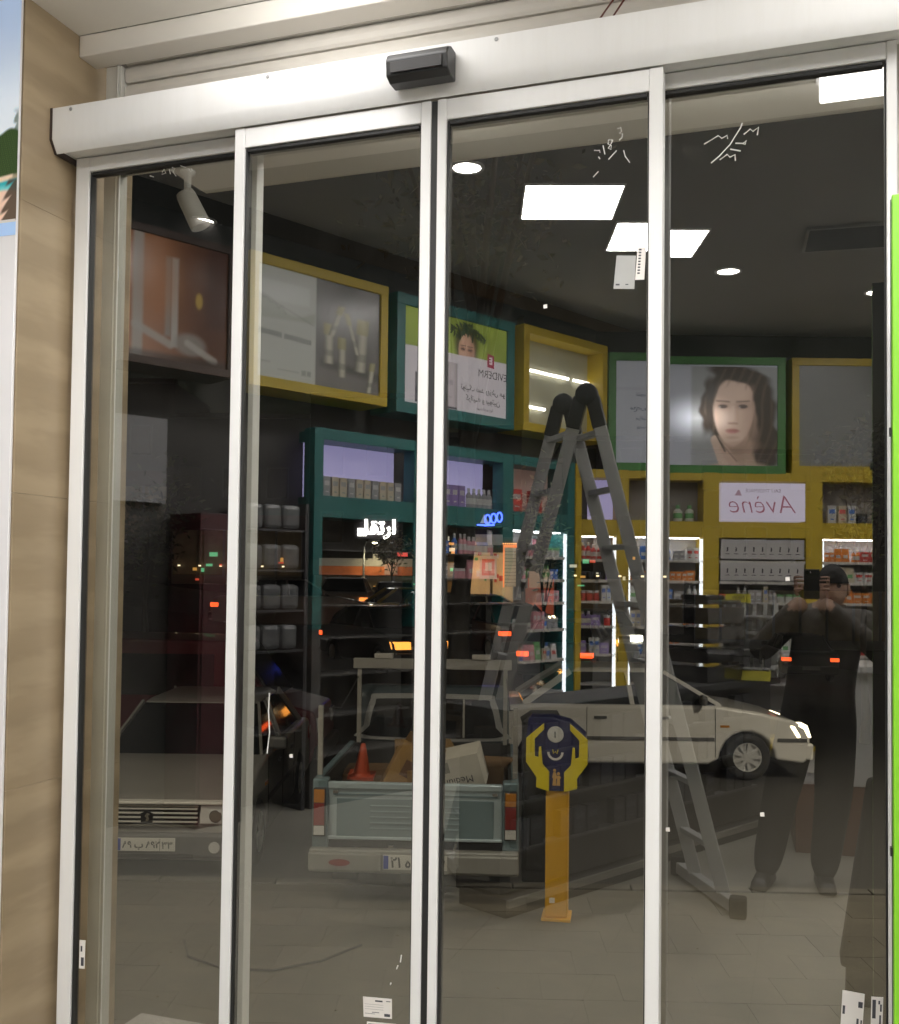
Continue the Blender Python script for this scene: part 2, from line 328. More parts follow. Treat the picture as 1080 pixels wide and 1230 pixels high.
def frame_bar(name, x0, x1, y0, y1, z0, z1, parent, mat=WHITE): return O(name, box(x0, x1, y0, y1, z0, z1), mat, parent, bev=.0025)
def glass_leaf(name, label, cat, x0, x1, lw, rw, yf, yb, ztop, ph, group, yg):
    t = E(name, label, cat, ((x0+x1)/2, (yf+yb)/2, 0), 0, group)
    cx, cy_ = t.location.x, t.location.y
    def fb(n, a, b, z0, z1, y0=yf, y1=yb, mat=WHITE): return frame_bar(n, a-cx, b-cx, y0-cy_, y1-cy_, z0, z1, t, mat)
    fb('stile', x0, x0+lw, .015, ztop+ph); fb('stile', x1-rw, x1, .015, ztop+ph)
    fb('top_rail', x0+lw, x1-rw, ztop, ztop+ph-.001, yf+.001); fb('bottom_rail', x0+lw, x1-rw, .015, .11, yf+.001)
    g0, g1 = x0+lw, x1-rw
    for a, b in ((g0+.0003, g0+.006), (g1-.004, g1-.0003)): fb('gasket', a, b, .111, ztop-.001, yf+.006, yb-.006, GASKET)
    fb('gasket', g0+.007, g1-.007, ztop-.013, ztop-.0008, yf+.006, yb-.006, GASKET)
    O('glass_pane', box(g0+.005-cx, g1-.005-cx, yg-cy_, yg+.008-cy_, .105, ztop-.003), PANE, t)
    return t
glass_leaf('fixed_glass_panel', 'outermost left fixed glass panel beside the stone wall', 'glass panel', -2.256, -1.587, .052, .022, -.03, .012, 2.889, .047, 'fixed glass side panels', -.012)
glass_leaf('sliding_door_leaf', 'left sliding glass leaf in a slim white frame, meeting the other leaf in the middle', 'door leaf', -1.625, -.998, .034, .030, -.10, -.055, 2.862, .06, 'sliding glass leaves', -.085)
lf = glass_leaf('sliding_door_leaf', 'right sliding glass leaf in a slim white frame with two labels high on its glass', 'door leaf', -.979, -.355, .027, .036, -.10, -.055, 2.862, .06, 'sliding glass leaves', -.085)
O('meeting_seal', box(-.3305, -.3125, -.018, .014, .02, 2.92), GASKET, lf, loc=(0, 0, 0))
fp = glass_leaf('fixed_glass_panel', 'outermost right fixed glass panel beside the lime green shelf end', 'glass panel', -.405, .212, .030, .025, -.03, .012, 2.893, .045, 'fixed glass side panels', -.012)
le = O('lime_shelf_end', MB().box(.1735, .36, -.385, -.352, 0, 2.424), M('lime_laminate', (.22, .56, .03), .35, var=.05), None, bev=.003,
  label='tall lime green shelf end panel standing right of the doors', cat='shelf panel')
O('shaded_back', box(.1725, .42, -.3518, -.345, 0, 2.424), M('shaded_back', (.035, .034, .03), .6), le)  # unlit back of the panel, its shade put into the colour
for z in (1.0, 1.9): O('black_clip', box(.168, .1725, -.375, -.36, z, z+.018), BLACK, le)

# fixings on the header and jamb
scr = MB().lathe([(.001, 0), (.006, 0), (.005, -.002), (.001, -.0022)], n=10, ax='y').mesh('screw', GREYM)
for x in (-2.2, -1.5, -.8, -.1): O('screw', scr, None, hd, loc=(x, -.1303, 3.05))
# stickers, marks and scraps on the glass
def sticker(name, pts, y, label, lines, col=PAPER, cat='label', group=None):
    cx = sum(p[0] for p in pts)/4; cz = sum(p[1] for p in pts)/4
    o = O(name, MB().hexa([(a-cx, -.0004, b-cz) for a, b in pts], [(a-cx, .0004, b-cz) for a, b in pts]), col, None, loc=(cx, y-.0006, cz), label=label, cat=cat, group=group)
    if lines:
        (ax, az), (bx, bz), (c_x, c_z), (dx, dz) = [(a-cx, b-cz) for a, b in pts]
        for (u0, u1, v0, v1) in lines:
            def q(u, v): return (ax+(bx-ax)*u+(dx-ax)*v, -.0006, az+(bz-az)*u+(dz-az)*v)
            O('print', MB().poly([q(u0, v0), q(u1, v0), q(u1, v1), q(u0, v1)]), INK, o)
    return o
FY, XY = -.012, -.085
rows = [(.15, .85, .1+.07*k, .1+.07*k+.018) for k in range(6)]
GREYP = M('grey_film_sticker', (.36, .36, .35), .5)
sticker('glass_sticker', [(-.476, 2.439), (-.425, 2.434), (-.429, 2.346), (-.484, 2.351)], XY, 'square grey sticker high on the right sliding leaf', [(.1, .3, .85, .9), (.6, .75, .85, .88)], GREYP, 'sticker')
sticker('glass_label', [(-.421, 2.456), (-.399, 2.454), (-.403, 2.369), (-.427, 2.37)], XY, 'narrow upright white label beside the grey sticker high on the glass', [(.2, .5, .05+.09*k, .1+.09*k) for k in range(9)])
sticker('paper_label', [(-1.174, .411), (-1.087, .416), (-1.086, .362), (-1.171, .356)], XY, 'upper white paper label low on the left sliding leaf', [(.42, .68, .12, .2), (.8, .95, .12, .16), (.3, .55, .72, .75), (.05, .4, .8, .82), (.72, .92, .76, .9)]+[(.05, .7, .34+.12*k, .35+.12*k) for k in range(3)])
sticker('paper_label', [(-1.161, .344), (-1.073, .35), (-1.073, .30), (-1.161, .295)], XY, 'lower white paper label directly under another label low on the left sliding leaf', [(.05, .5, .1, .2)])
sticker('paper_label', [(.083, .575), (.134, .572), (.128, .479), (.077, .471)], FY, 'wide white paper label at the foot of the right fixed panel', [(.05, .16, .35, .55), (.74, .94, .2, .34), (.7, .8, .6, .8), (.88, .95, .62, .82), (.08, .2, .8, .84)])
sticker('paper_label', [(.149, .568), (.176, .57), (.174, .485), (.147, .481)], FY, 'narrow white paper label beside the wide one at the foot of the right panel', [(.1, .4, .08, .6), (.6, .75, .1, .2), (.75, .9, .2, .4), (.7, .85, .5, .95)])
sticker('paper_label', [(-2.186, .42), (-2.164, .421), (-2.165, .332), (-2.186, .331)], FY, 'narrow white label low on the left fixed panel', [(.2, .5, .2, .4), (.3, .8, .6, .9)])
for x, z, y, lab in ((-.668, 2.318, XY, 'tiny white paper scrap on the right sliding leaf above the lightboxes'), (-1.41, 1.064, XY, 'tiny white paper scrap on the left sliding leaf'),
                (-.108, .99, FY, 'tiny white paper scrap on the right fixed panel before the trousers'), (-.345, .931, FY, 'tiny white paper scrap at the left edge of the right fixed panel'), (-.047, 1.59, FY, 'tiny white paper scrap near the reflected phone')):
    s = .0055; sticker('paper_scrap', [(x-s, z+s*.8), (x+s*.8, z+s), (x+s, z-s*.9), (x-s*.9, z-s)], y, lab, [], cat='paper scrap', group='paper scraps stuck on the glass')
CHALK = M('white_chalk', (.78, .77, .74), .9)
S3 = [[(-.476, 2.779), (-.467, 2.78), (-.465, 2.77), (-.471, 2.766), (-.462, 2.763), (-.464, 2.753), (-.471, 2.747)], [(-.49, 2.75), (-.5, 2.751), (-.501, 2.741), (-.492, 2.735), (-.493, 2.725), (-.5, 2.729), (-.49, 2.745), (-.488, 2.75)], [(-.514, 2.738), (-.509, 2.714)], [(-.538, 2.728), (-.523, 2.726), (-.522, 2.72)], [(-.526, 2.709), (-.522, 2.703)], [(-.478, 2.72), (-.499, 2.699)], [(-.459, 2.718), (-.455, 2.702), (-.443, 2.684)], [(-.526, 2.67), (-.54, 2.656)]]
S4 = [[(-.161, 2.783), (-.165, 2.771), (-.192, 2.729), (-.219, 2.702), (-.24, 2.686)], [(-.258, 2.739), (-.222, 2.757), (-.213, 2.749), (-.199, 2.755), (-.198, 2.746)], [(-.157, 2.752), (-.141, 2.764), (-.134, 2.757), (-.12, 2.766), (-.123, 2.746)], [(-.178, 2.731), (-.159, 2.728), (-.15, 2.735), (-.154, 2.725), (-.159, 2.728)], [(-.191, 2.717), (-.165, 2.709)], [(-.218, 2.692), (-.199, 2.704), (-.192, 2.696), (-.179, 2.701), (-.178, 2.685)]]
S1 = [[(-1.984, 2.855), (-1.97, 2.85)], [(-1.939, 2.861), (-1.932, 2.87), (-1.925, 2.857), (-1.939, 2.855)], [(-1.912, 2.867), (-1.908, 2.852)], [(-1.902, 2.872), (-1.891, 2.868), (-1.898, 2.857), (-1.887, 2.843)], [(-1.871, 2.874), (-1.851, 2.866)], [(-1.84, 2.859), (-1.833, 2.849), (-1.83, 2.86), (-1.825, 2.851)]]
S2 = [[(-1.484, 1.242), (-1.486, 1.19), (-1.481, 1.127), (-1.488, 1.066)], [(-1.06, .54), (-1.063, .52)], [(-1.07, .51), (-1.074, .5)], [(-1.09, .46), (-1.092, .455)]]
for strokes, y, r, lab in ((S3, XY, .0015, 'chalked size figures near the top of the right sliding leaf'), (S4, FY, .0018, 'chalked fraction with a long slash on the right fixed panel'),
                           (S1, FY, .0014, 'faint chalk scribble at the top of the left fixed panel'), (S2, XY, .0018, 'white paint scratches and drips on the left sliding leaf')):
    t = E('chalk_mark', lab, 'chalk mark', (0, y-.001, 0))
    for l in strokes: O('stroke', MB().tube([(a, 0, b) for a, b in l], r, 5), CHALK, t)
# ------------------------------------------------------------------ lights of the shop
PANEL = M('led_diffuser', (.9, .9, .9), .5, emit=(1, .98, .955), es=42, var=0)
PANEL2 = M('led_diffuser_soft', (.9, .9, .9), .5, emit=(1, .98, .955), es=8.5, var=0)
def ceil_panel(x, y, z, rz, label, sx=.6, sy=.6, drop=0):
    t = E('ceiling_light_panel', label, 'ceiling light', (x, y, z), rz, 'square LED ceiling panels')
    if drop: O('frame', box(-sx/2-.01, sx/2+.01, -sy/2-.01, sy/2+.01, -.02, 0), WHITE, t); O('diffuser', box(-sx/2, sx/2, -sy/2, sy/2, -drop, -.0205), PANEL2, t, bev=.01); return
    O('frame', MB().box(-sx/2-.012, sx/2+.012, -sy/2-.012, -sy/2, -.012, 0).box(-sx/2-.012, sx/2+.012, sy/2, sy/2+.012, -.012, 0).box(-sx/2-.012, -sx/2, -sy/2, sy/2, -.012, 0).box(sx/2, sx/2+.012, -sy/2, sy/2, -.012, 0), WHITE, t)
    O('diffuser', box(-sx/2, sx/2, -sy/2, sy/2, -.008, -.001), PANEL, t)
G = R(-17.6)
ceil_panel(-1.43, -3.83, 3.999, G, 'nearest large square LED panel in the dark ceiling, above the lightbox row')
ceil_panel(-1.01, -4.66, 3.999, G, 'second square LED panel in the dark ceiling, seen beside the door stile')
ceil_panel(.34, -.83, 3.363, 0, 'square LED panel in the white soffit, at the top right of the glass', .6, .5, .09)
ceil_panel(-1.35, -.45, 3.363, 0, 'square LED panel in the white soffit near the left sliding leaf', .6, .4, .09)
cpy = E('entrance_canopy', 'white canopy over the entrance seen through the top of the glass', 'canopy', (0, 0, 0))
O('canopy_slab', box(-2.66, 2.4, .36, 1.36, 3.366, 3.56), M('canopy_white', (.80, .77, .71), .8, var=.05, scale=2), cpy, bev=.006)
O('edge_fascia', box(-2.66, 2.4, 1.361, 1.375, 3.368, 3.60), M('canopy_white'), cpy, bev=.004)
PANEL2 = M('added_canopy_led', (.9, .9, .9), .5, emit=(1, .98, .955), es=24, var=0)
ceil_panel(-1.25, .57, 3.365, 0, 'added unseen LED panel under the entrance canopy, on its left half', .5, .36, .10)  # canopy panels hidden above the glass, added to light its underside
ceil_panel(-.2, .57, 3.365, 0, 'added unseen LED panel under the entrance canopy, near its middle', .5, .36, .10)
ceil_panel(.9, .57, 3.365, 0, 'added unseen LED panel under the entrance canopy, on its right half', .5, .36, .10)
ceil_panel(-2.1, -2.35, 3.999, G, 'added out of view LED panel in the dark ceiling behind the left end of the soffit')  # ceiling panels from here on are out of view, added to light the room
ceil_panel(1.2, -6.2, 3.999, G, 'added out of view LED panel in the dark ceiling near the back right corner')
ceil_panel(1.1, -4.3, 3.999, G, 'added out of view LED panel in the dark ceiling towards the right wall')
ceil_panel(1.0, -2.6, 3.999, G, 'added out of view LED panel in the dark ceiling above the photographer')
ceil_panel(-.05, -2.35, 3.999, G, 'added out of view LED panel in the dark ceiling behind the white soffit edge')
DL = M('downlight_glow', (.9, .9, .9), .5, emit=(1, .96, .9), es=34, var=0)
def downlight(x, y, z, label, r=.085):
    t = E('downlight', label, 'downlight', (x, y, z), 0, 'round recessed downlights')
    O('rim', MB().lathe([(r, 0), (r+.022, -.001), (r+.02, -.008), (r, -.01)], n=20, ring=True), WHITE, t, smooth=True)
    O('lens', MB().lathe([(0.001, -.004), (r, -.004), (r, -.001), (.001, -.001)], n=20), DL, t)
downlight(-1.89, -3.10, 3.999, 'round downlight at the edge of the dark ceiling near the door meeting stiles')
downlight(-.58, -5.5, 3.999, 'round downlight in the dark ceiling left of the ceiling vent')
downlight(.55, -6.45, 3.999, 'round downlight in the dark ceiling furthest to the right')
downlight(-3.9, -3.3, 3.999, 'round downlight above the brown lightbox near the left wall', .08)
v = E('ceiling_vent', 'dark slatted air vent in the charcoal ceiling', 'air vent', (.3, -4.9, 3.997), R(-4))
O('frame', MB().box(-.32, .32, -.26, -.24, -.02, 0).box(-.32, .32, .24, .26, -.02, 0).box(-.32, -.3, -.24, .24, -.02, 0).box(.3, .32, -.24, .24, -.02, 0), M('vent_grey', (.30, .30, .29), .5), v)
O('duct_back', box(-.3, .3, -.24, .24, .0005, .001), M('duct_black', (.008, .008, .008), .9), v)
sm = MB().bar((-.3, 0, -.012), (.3, 0, -.012), .004, .03, up=(0, .7, .7)).mesh('slat', M('vent_dark', (.12, .12, .12), .5))
for k in range(8): O('slat', sm, None, v, loc=(0, -.21+.06*k, 0))
sp = E('spotlight', 'white cylindrical spotlight hanging at the left end of the entrance canopy', 'spotlight', (-2.58, 1.1, 3.364), 0)
O('mount', MB().lathe([(.04, 0), (.04, -.02), (.02, -.03), (.018, -.1)], n=14), WHITE, sp, smooth=True)
O('arm', MB().tube([(0, 0, -.1), (.03, -.01, -.15)], .012), GREYM, sp)
O('lamp_can', MB().lathe([(.001, .1), (.045, .1), (.05, .08), (.055, -.09), (.05, -.095), (.046, -.06), (.001, -.06)], n=18), M('white_lamp_paint', (.6, .59, .56), .7), sp, smooth=True, loc=(.05, -.02, -.22), rot=(R(12), R(-24), 0)); sp.scale = (.85, .85, .85)

# ------------------------------------------------------------------ lightbox row, shelving
YEL = M('yellow_laminate', (.50, .36, .025), .4, var=.06); TEAL = M('teal_laminate', (.018, .125, .12), .4, var=.08)
GREEN = M('green_laminate', (.05, .20, .04), .4, var=.08)
def lit(name, col=(.5, .5, .5), es=.2, var=.05, scale=3, rough=.3, **k): return M(name, col, rough, emit=col, es=es, var=var, scale=scale, **k)
def lightbox(label, W_, s0, s1, z0, z1, fr, face, fw=.07, cat='lightbox'):
    A, T_, rz = W_
    t = E('lightbox', label, cat, (A.x+T_.x*s0, A.y+T_.y*s0, z0), rz, 'lightboxes along the top of the shop walls')
    w, h = s1-s0, z1-z0
    O('frame', MB().box(0, w, -.3, 0, 0, fw).box(0, w, -.3, 0, h-fw, h).box(0, fw, -.3, 0, fw, h-fw).box(w-fw, w, -.3, 0, fw, h-fw), fr, t, bev=.003)
    f = O('poster', box(fw, w-fw, -.3, -.02, fw, h-fw), face, t)
    return t, f, w, h
W1 = (A1, T1, RZ1); W2 = (A2, T2, RZ2)
def pr(name, pts, mat, par, y): return O(name, MB().poly([(a, y, b) for a, b in pts]), mat, par)
# brown lightbox
t, f, w, h = lightbox('brown and orange lightbox picture at the left end of the row', W1, -1.0, -.2, 2.87, 3.73, M('brown_frame', (.05, .02, .01), .5), lit('brown_backlit', (.26, .10, .035), .55, .4, 2), .05)
def brown_layers(u, v):
    n = .5+.5*math.sin(u*.11+1.5*math.sin(v*.07)); L = [((.06+.20*sstep_(60, 5, u)*(.6+.4*n), .025+.075*sstep_(60, 5, u), .012+.02*sstep_(60, 5, u)), 1) if False else ((.07+.17*(1-sstep_(10, 62, u)), .026+.07*(1-sstep_(10, 62, u)), .013+.025*(1-sstep_(10, 62, u))), 1)]
    L += [((.30, .29, .26), .8*rect(u, v, 8, 15, 5, 82, 1)), ((.20, .19, .17), .8*rect(u, v, 30, 34, 20, 70, .8)), ((.34, .33, .30), .85*rect(u, v, 34.5, 39, 14, 70, .8)), ((.38, .16, .06), .5*ell(u, v, 26, 55, 12, 22, 0, .8))]
    L += [((.30, .28, .25), .8*cap(u, v, (10, 24), (34, 15), 2.5, 1.2)), ((.2, .18, .16), .8*ell(u, v, 48, 17, 11, 7, 0, .3)), ((.32, .30, .27), .7*cap(u, v, (46, 18), (66, 9), 2.2, 1)), ((.03, .02, .015), .8*rect(u, v, 5, 75, 4, 9, 2)), ((.34, .23, .05), .9*ell(u, v, 54, 46, 2.6, 5, 0, .3)), ((.04, .014, .01), .7*rect(u, v, 60, 75, 30, 82, 4))]
    return L
painted('interior_print', f, (5, 75, 5, 81), (70, 76), brown_layers, .9)
# yellow lightbox with cosmetics
t, f, w, h = lightbox('yellow framed lightbox with a white sheet and pale cosmetic tubes', W1, 0, 1.21, 2.84, 3.73, YEL, lit('grey_backlit', (.16, .15, .15), .25, .3, 2), .07)
def tube_layers(u, v):
    g = .5+.5*math.sin(u*.16+v*.05); L = [((.085+.03*g, .08+.028*g, .075+.026*g), 1), ((.13, .12, .11), .6*rect(u, v, 56, 114, 7, 26, 6)), ((.05, .045, .04), .8*cap(u, v, (62, 24), (112, 20), 3, 3))]
    for a, w_, z0, z1, r in ((67, 4.5, 24, 52, 0), (79, 3.8, 16, 44, 0), (97, 5.5, 22, 60, 4), (88, 2.4, 34, 62, -20), (74, 3, 44, 66, 22), (106, 2.6, 8, 30, 10)):
        t_ = (v-z0)/(z1-z0); cu = a+(v-(z0+z1)/2)*math.tan(R(r)); m = rect(u, v, cu-w_, cu+w_, z0, z1, .8); q = (u-cu)/w_; sh = .5+.5*math.cos(q*2.6-.5)
        L += [((.09+.25*sh, .085+.235*sh, .07+.19*sh), m), ((.20, .17, .05), .6*m*(1 if t_ > .72 else 0)), ((.05, .05, .045), .6*m*rect(t_*100, 0, 20, 34, -1, 1, 3))]
    c = (.34, .345, .31); sheet = 1-sstep_(55.3, 56, u)
    L += [(c, sheet), ((.42, .42, .40), .8*sheet*rect(u, v, 5, 50, 60, 73, 1.5)), ((.24, .25, .21), .8*sheet*rect(u, v, 5, 55, 46+.06*u, 60-.12*u+4*math.sin(u*.13), 1.5)), ((.13, .13, .12), .55*sheet*cap(u, v, (8, 62), (30, 54+2*math.sin(u)), .5, .5)), ((.13, .13, .12), .5*sheet*cap(u, v, (22, 58), (54, 48), .5, .6))]
    L += [((.12, .12, .115), .8*rect(u, v, 7, 27, 36.5-.05*u, 40-.05*u, .5)), ((.12, .12, .115), .8*rect(u, v, 29, 52, 36.5-.05*u, 40-.05*u, .5)), ((.15, .15, .14), .7*rect(u, v, 44, 47.5, 12, 15.5, .4)), ((.15, .15, .14), .7*rect(u, v, 48.5, 52, 12, 15.5, .4)), ((.2, .2, .19), .6*rect(u, v, 24, 42, 13, 14.2, .4)), ((.2, .2, .19), .6*rect(u, v, 8, 18, 17, 18.2, .4))]
    return L
painted('cosmetics_print', f, (7, 114, 7, 82), (130, 90), tube_layers, .9)
# teal lightbox: hair care advert
t, f, w, h = lightbox('teal framed hair care lightbox with green top and white lower half', W1, 1.30, 2.62, 2.82, 3.72, TEAL, lit('advert_white', (.60, .555, .59), 1.2, .04), .085)
HAIRL = lit('leaf_print', (.028, .05, .02), .5, .6, 26)
def girl_layers(u, v):
    g = .9+.15*math.sin(u*.05+v*.09); L = [((.26*g, .33*g, .06*g), 1), ((.05, .04, .02), .9*ell(u, v, 76, 62, 13.5, 17, 0, .25)), ((.50, .30, .21), ell(u, v, 76, 57, 9, 14, 0, .12)), ((.33, .18, .12), .6*ell(u, v, 82, 56, 4, 12, 0, .6))]
    for ex in (72, 80): L += [((.20, .10, .07), .7*ell(u, v, ex, 58.6, 3.2, 1.7, 0, .5)), ((.03, .02, .02), .9*cap(u, v, (ex-1.6, 58.6), (ex+1.6, 58.6), .6, .4)), ((.06, .04, .03), .8*cap(u, v, (ex-2.6, 61.2), (ex+2.6, 61.4), .45, .4))]
    L += [((.35, .2, .14), .6*cap(u, v, (76.3, 58), (76.8, 53.5), .6, .6)), ((.60, .555, .59), 1-sstep_(51.8+.02*(u-8), 52.2+.02*(u-8), v))]
    return L
painted('girl_print', f, (8.5, 123.5, 48, 81.5), (150, 50), girl_layers, 1.05)
def bottle_layers(u, v):
    L = [((.60, .555, .59), 1)]
    for a, w_, z0, z1, base in ((27, 6.5, 10, 33, .3), (58, 8, 9, 46, .42)):
        q = (u-a)/w_; m = rect(u, v, a-w_, a+w_, z0, z1, .5); sh = .55+.45*math.cos(q*2.2-.6)
        L += [((base*sh*1.1, base*sh*.97, base*sh*1.02), m), ((.05, .045, .06), m*rect(u, v, a-w_, a+w_, z0, z0+(13 if a < 40 else 2), .4)), ((.25, .22, .25), .5*m*rect(u, v, a-w_*.5, a+w_*.3, z0+9, z0+10, .5)), ((.25, .22, .25), .5*m*rect(u, v, a-w_*.5, a+w_*.4, z0+19, z0+23, .5))]
    L += [((.36, .33, .36), ell(u, v, 27, 34, 5, 9, 0, .2)*(v > 33)), ((.05, .045, .06), rect(u, v, 24, 30, 42.5, 48, .5))]
    return L
painted('bottles_print', f, (8.5, 123.5, 8.5, 49), (160, 60), bottle_layers, 1.05, y=-.0183)
lv = MB()
for k in range(60):
    a = rnd.uniform(.1, PI-.1); r = rnd.uniform(.05, .17); x, z = .76+1.25*r*math.cos(a), .665+r*.75*math.sin(a); q = rnd.uniform(0, 6.3)
    lv.poly([(x+.035*math.cos(q), -.0165+.0001*(k % 5), z+.035*math.sin(q)), (x-.012*math.sin(q), -.0165+.0001*(k % 5), z+.012*math.cos(q)), (x-.03*math.cos(q), -.0165+.0001*(k % 5), z-.03*math.sin(q)), (x+.012*math.sin(q), -.0165+.0001*(k % 5), z-.012*math.cos(q))])
O('leaf_crown_print', lv, HAIRL, f)
RED = lit('crimson_print', (.30, .02, .06), .6)
pr('emblem_print', [(1.005, .485), (1.085, .48), (1.085, .585), (1.005, .595)], RED, f, -.0182)
T('E', .075, lit('advert_white'), (1.045, -.0165, .536), f, True, ext=.0005, bold=.004)
T('EVIDERM', .088, lit('grey_ink', (.14, .12, .13), .2), (1.07, -.0175, .42), f, True, ext=.0004)
T(fa('تونیک ضد ریزش مو'), .066, lit('black_ink', (.02, .018, .02), .1), (.96, -.0175, .285), f, True, ext=.0004)
T(fa('کراتینه و بیوتین'), .066, lit('black_ink'), (.96, -.0175, .205), f, True, ext=.0004)
T(fa('مو سالم و زیبا'), .035, lit('grey_ink'), (.98, -.0175, .135), f, True, ext=.0004)
# yellow lightbox with bare tubes
t, f, w, h = lightbox('yellow framed empty lightbox showing its bare light tubes', W1, 2.74, 3.91, 2.84, 3.74, YEL, M('lightbox_lining', (.45, .44, .33), .6), .07)
f.location.y = -.16
LED = M('led_tube', (.9, .9, .9), .5, emit=(1, .98, .92), es=14, var=0)
for a, b, z in ((.08, .78, .56), (.86, 1.08, .56), (.08, .45, .24), (.62, .84, .26)):
    O('light_tube', MB().tube([(a, -.15, z), (b, -.15, z)], .014), LED, t)
# woman portrait lightbox
HOT = M('portrait_backlit', (.34, .35, .38), .25, var=.05, scale=2)
hot(HOT, (.62, .64, .80), .35, 7.0, (.72, .48), (.75, .40))
C0 = (.87, .50); RADS = (.55, .34)
hot(HOT, (.62, .64, .80), .35, 7.0, (.72, .48), (.75, .40))
t, f, w, h = lightbox('green framed portrait lightbox of a dark haired woman with a bright glow', W2, 0, 1.66, 2.61, 3.72, GREEN, HOT, .075, 'lightbox')
def fp_(u, v): return (.0 + (u-735)/208*1.65, (568-v)/138*1.09)
def portrait_layers(u, v):
        L = []; HAIRC = (.040, .029, .023)
        def bl(col, m): L.append((col, m))
        bl((.30, .31, .35), 1)
        bl((.22, .225, .23), sstep_(829, 834, u)); bl((.26, .26, .30), .5*cap(u, v, (743, 470), (798, 470), 2, 1.2)); bl((.16, .16, .2), .5*cap(u, v, (798, 440), (798, 560), .7, .6)); bl((.24, .25, .26), .6*cap(u, v, (833, 502), (846, 502), 1, .8))
        w_ = 1.6*math.sin(v*.17+u*.03)+.9*math.sin(v*.37+1.3)
        bl(HAIRC, ell(u+w_, v, 889, 487, 44, 49, 4, .10)); bl(HAIRC, ell(u+w_, v, 919, 528, 18, 38, -6, .15)); bl(HAIRC, ell(u+w_, v, 852, 486, 9, 34, 4, .25))
        bl((.33, .235, .18), cap(u, v, (884, 525), (893, 562), 17, 3)); bl((.37, .27, .21), ell(u, v, 878, 574, 54, 20, -6, .12)); bl((.20, .13, .10), .75*ell(u, v, 893, 537, 20, 7, -10, .5))
        bl((.60, .44, .36), ell(u, v, 882.5, 494, 24.5+.10*(494-v), 41, 3, .07)); bl((.44, .30, .235), .6*ell(u, v, 905, 500, 9, 34, 6, .8)); bl((.68, .53, .45), .5*ell(u, v, 872, 503, 9, 10, 0, .8)); bl((.66, .50, .42), .4*ell(u, v, 880, 474, 14, 8, 0, .7))
        bl(HAIRC, ell(u+.5*w_, v, 888, 448, 36, 9.5, 12, .25)); bl(HAIRC, ell(u+.5*w_, v, 914, 484, 6.5, 36, -5, .35)); bl(HAIRC, ell(u+.3*w_, v, 857, 474, 3.6, 24, 14, .5))
        st_ = math.sin((u-889)*.55+(v-450)*.12+2*math.sin(v*.07))
        hm_ = max(ell(u+w_, v, 889, 486, 41, 49, 4, .06), ell(u+w_, v, 919, 528, 17, 36, -6, .12))*(1-ell(u, v, 882.5, 497, 23, 38, 3, .1))
        bl((.13, .095, .07), .42*hm_*max(0, st_)**2)
        for ex in (869.5, 893.5):
            bl((.36, .25, .20), .6*ell(u, v, ex, 486, 9, 4.5, 0, .7)); bl((.05, .035, .03), .9*ell(u, v, ex, 487, 5.5, 2.4, 0, .35)); bl((.12, .08, .06), .75*cap(u, v, (ex-7.5, 480.3+(ex > 880)), (ex+7.5, 480.3+(ex < 880)), .9, 1.1)); bl((.55, .5, .48), .6*cap(u, v, (ex-4.5, 488), (ex-3, 487.7), .7, .5))
        bl((.48, .33, .26), .5*cap(u, v, (886.5, 487), (887.5, 504), 1.4, 2)); bl((.72, .58, .50), .45*cap(u, v, (881.5, 488), (881, 503), 1.6, 1.6)); bl((.25, .14, .11), .6*cap(u, v, (876.5, 507.5), (886.5, 507.5), 1.2, 1.1))
        bl((.42, .17, .16), .85*ell(u, v, 881, 516.6, 8, 2.6, 0, .4)); bl((.2, .08, .08), .7*cap(u, v, (873.5, 515.8), (888.5, 515.8), .35, .6)); bl((.58, .30, .28), .5*ell(u, v, 880, 519.3, 5, 1.2, 0, .5)); bl((.38, .25, .19), .5*ell(u, v, 881, 524.5, 7, 1.6, 0, .7)); bl((.36, .24, .185), .55*ell(u, v, 885, 533, 17, 4, -6, .6))
        bl((.46, .34, .275), cap(u, v, (861, 528), (871, 557), 6, 1.6)); bl((.42, .30, .24), cap(u, v, (870, 538), (884, 558), 5, 1.6)); bl((.16, .105, .08), .7*cap(u, v, (867, 531), (886, 553), 1.0, .9)); bl(HAIRC, .9*cap(u, v, (862, 522), (872, 541), 1.2, 1))

        return L
painted('portrait_print', f, (743, 935.5, 439, 558), (170, 120), portrait_layers, .55, glow=(.95, 13, (.82, .53), (.46, .28)), to=fp_)
for q, (s_, zz, sz) in enumerate((('تقویت', .80, .05), ('محصولات', .66, .055), ('مراقبت', .55, .045), ('پوست', .46, .045))):
    T(fa(s_), sz, lit('navy_ink', (.05, .05, .10), .1), (.33, -.0175, zz*.9), f, True, ext=.0004)
O('frame_join', box(.485, .491, -.02, -.0155, .08, 1.03), M('grey_join', (.2, .2, .22), .5), f)
t, f, w, h = lightbox('yellow framed plain grey lightbox right of the portrait', W2, 1.72, 2.75, 2.62, 3.72, YEL, M('grey_blank_panel', (.22, .225, .225), .3, var=.05), .07)
t, f, w, h = lightbox('second yellow framed plain grey lightbox at the right end of the row', W2, 2.80, 3.75, 2.62, 3.72, YEL, M('grey_blank_panel'), .07)

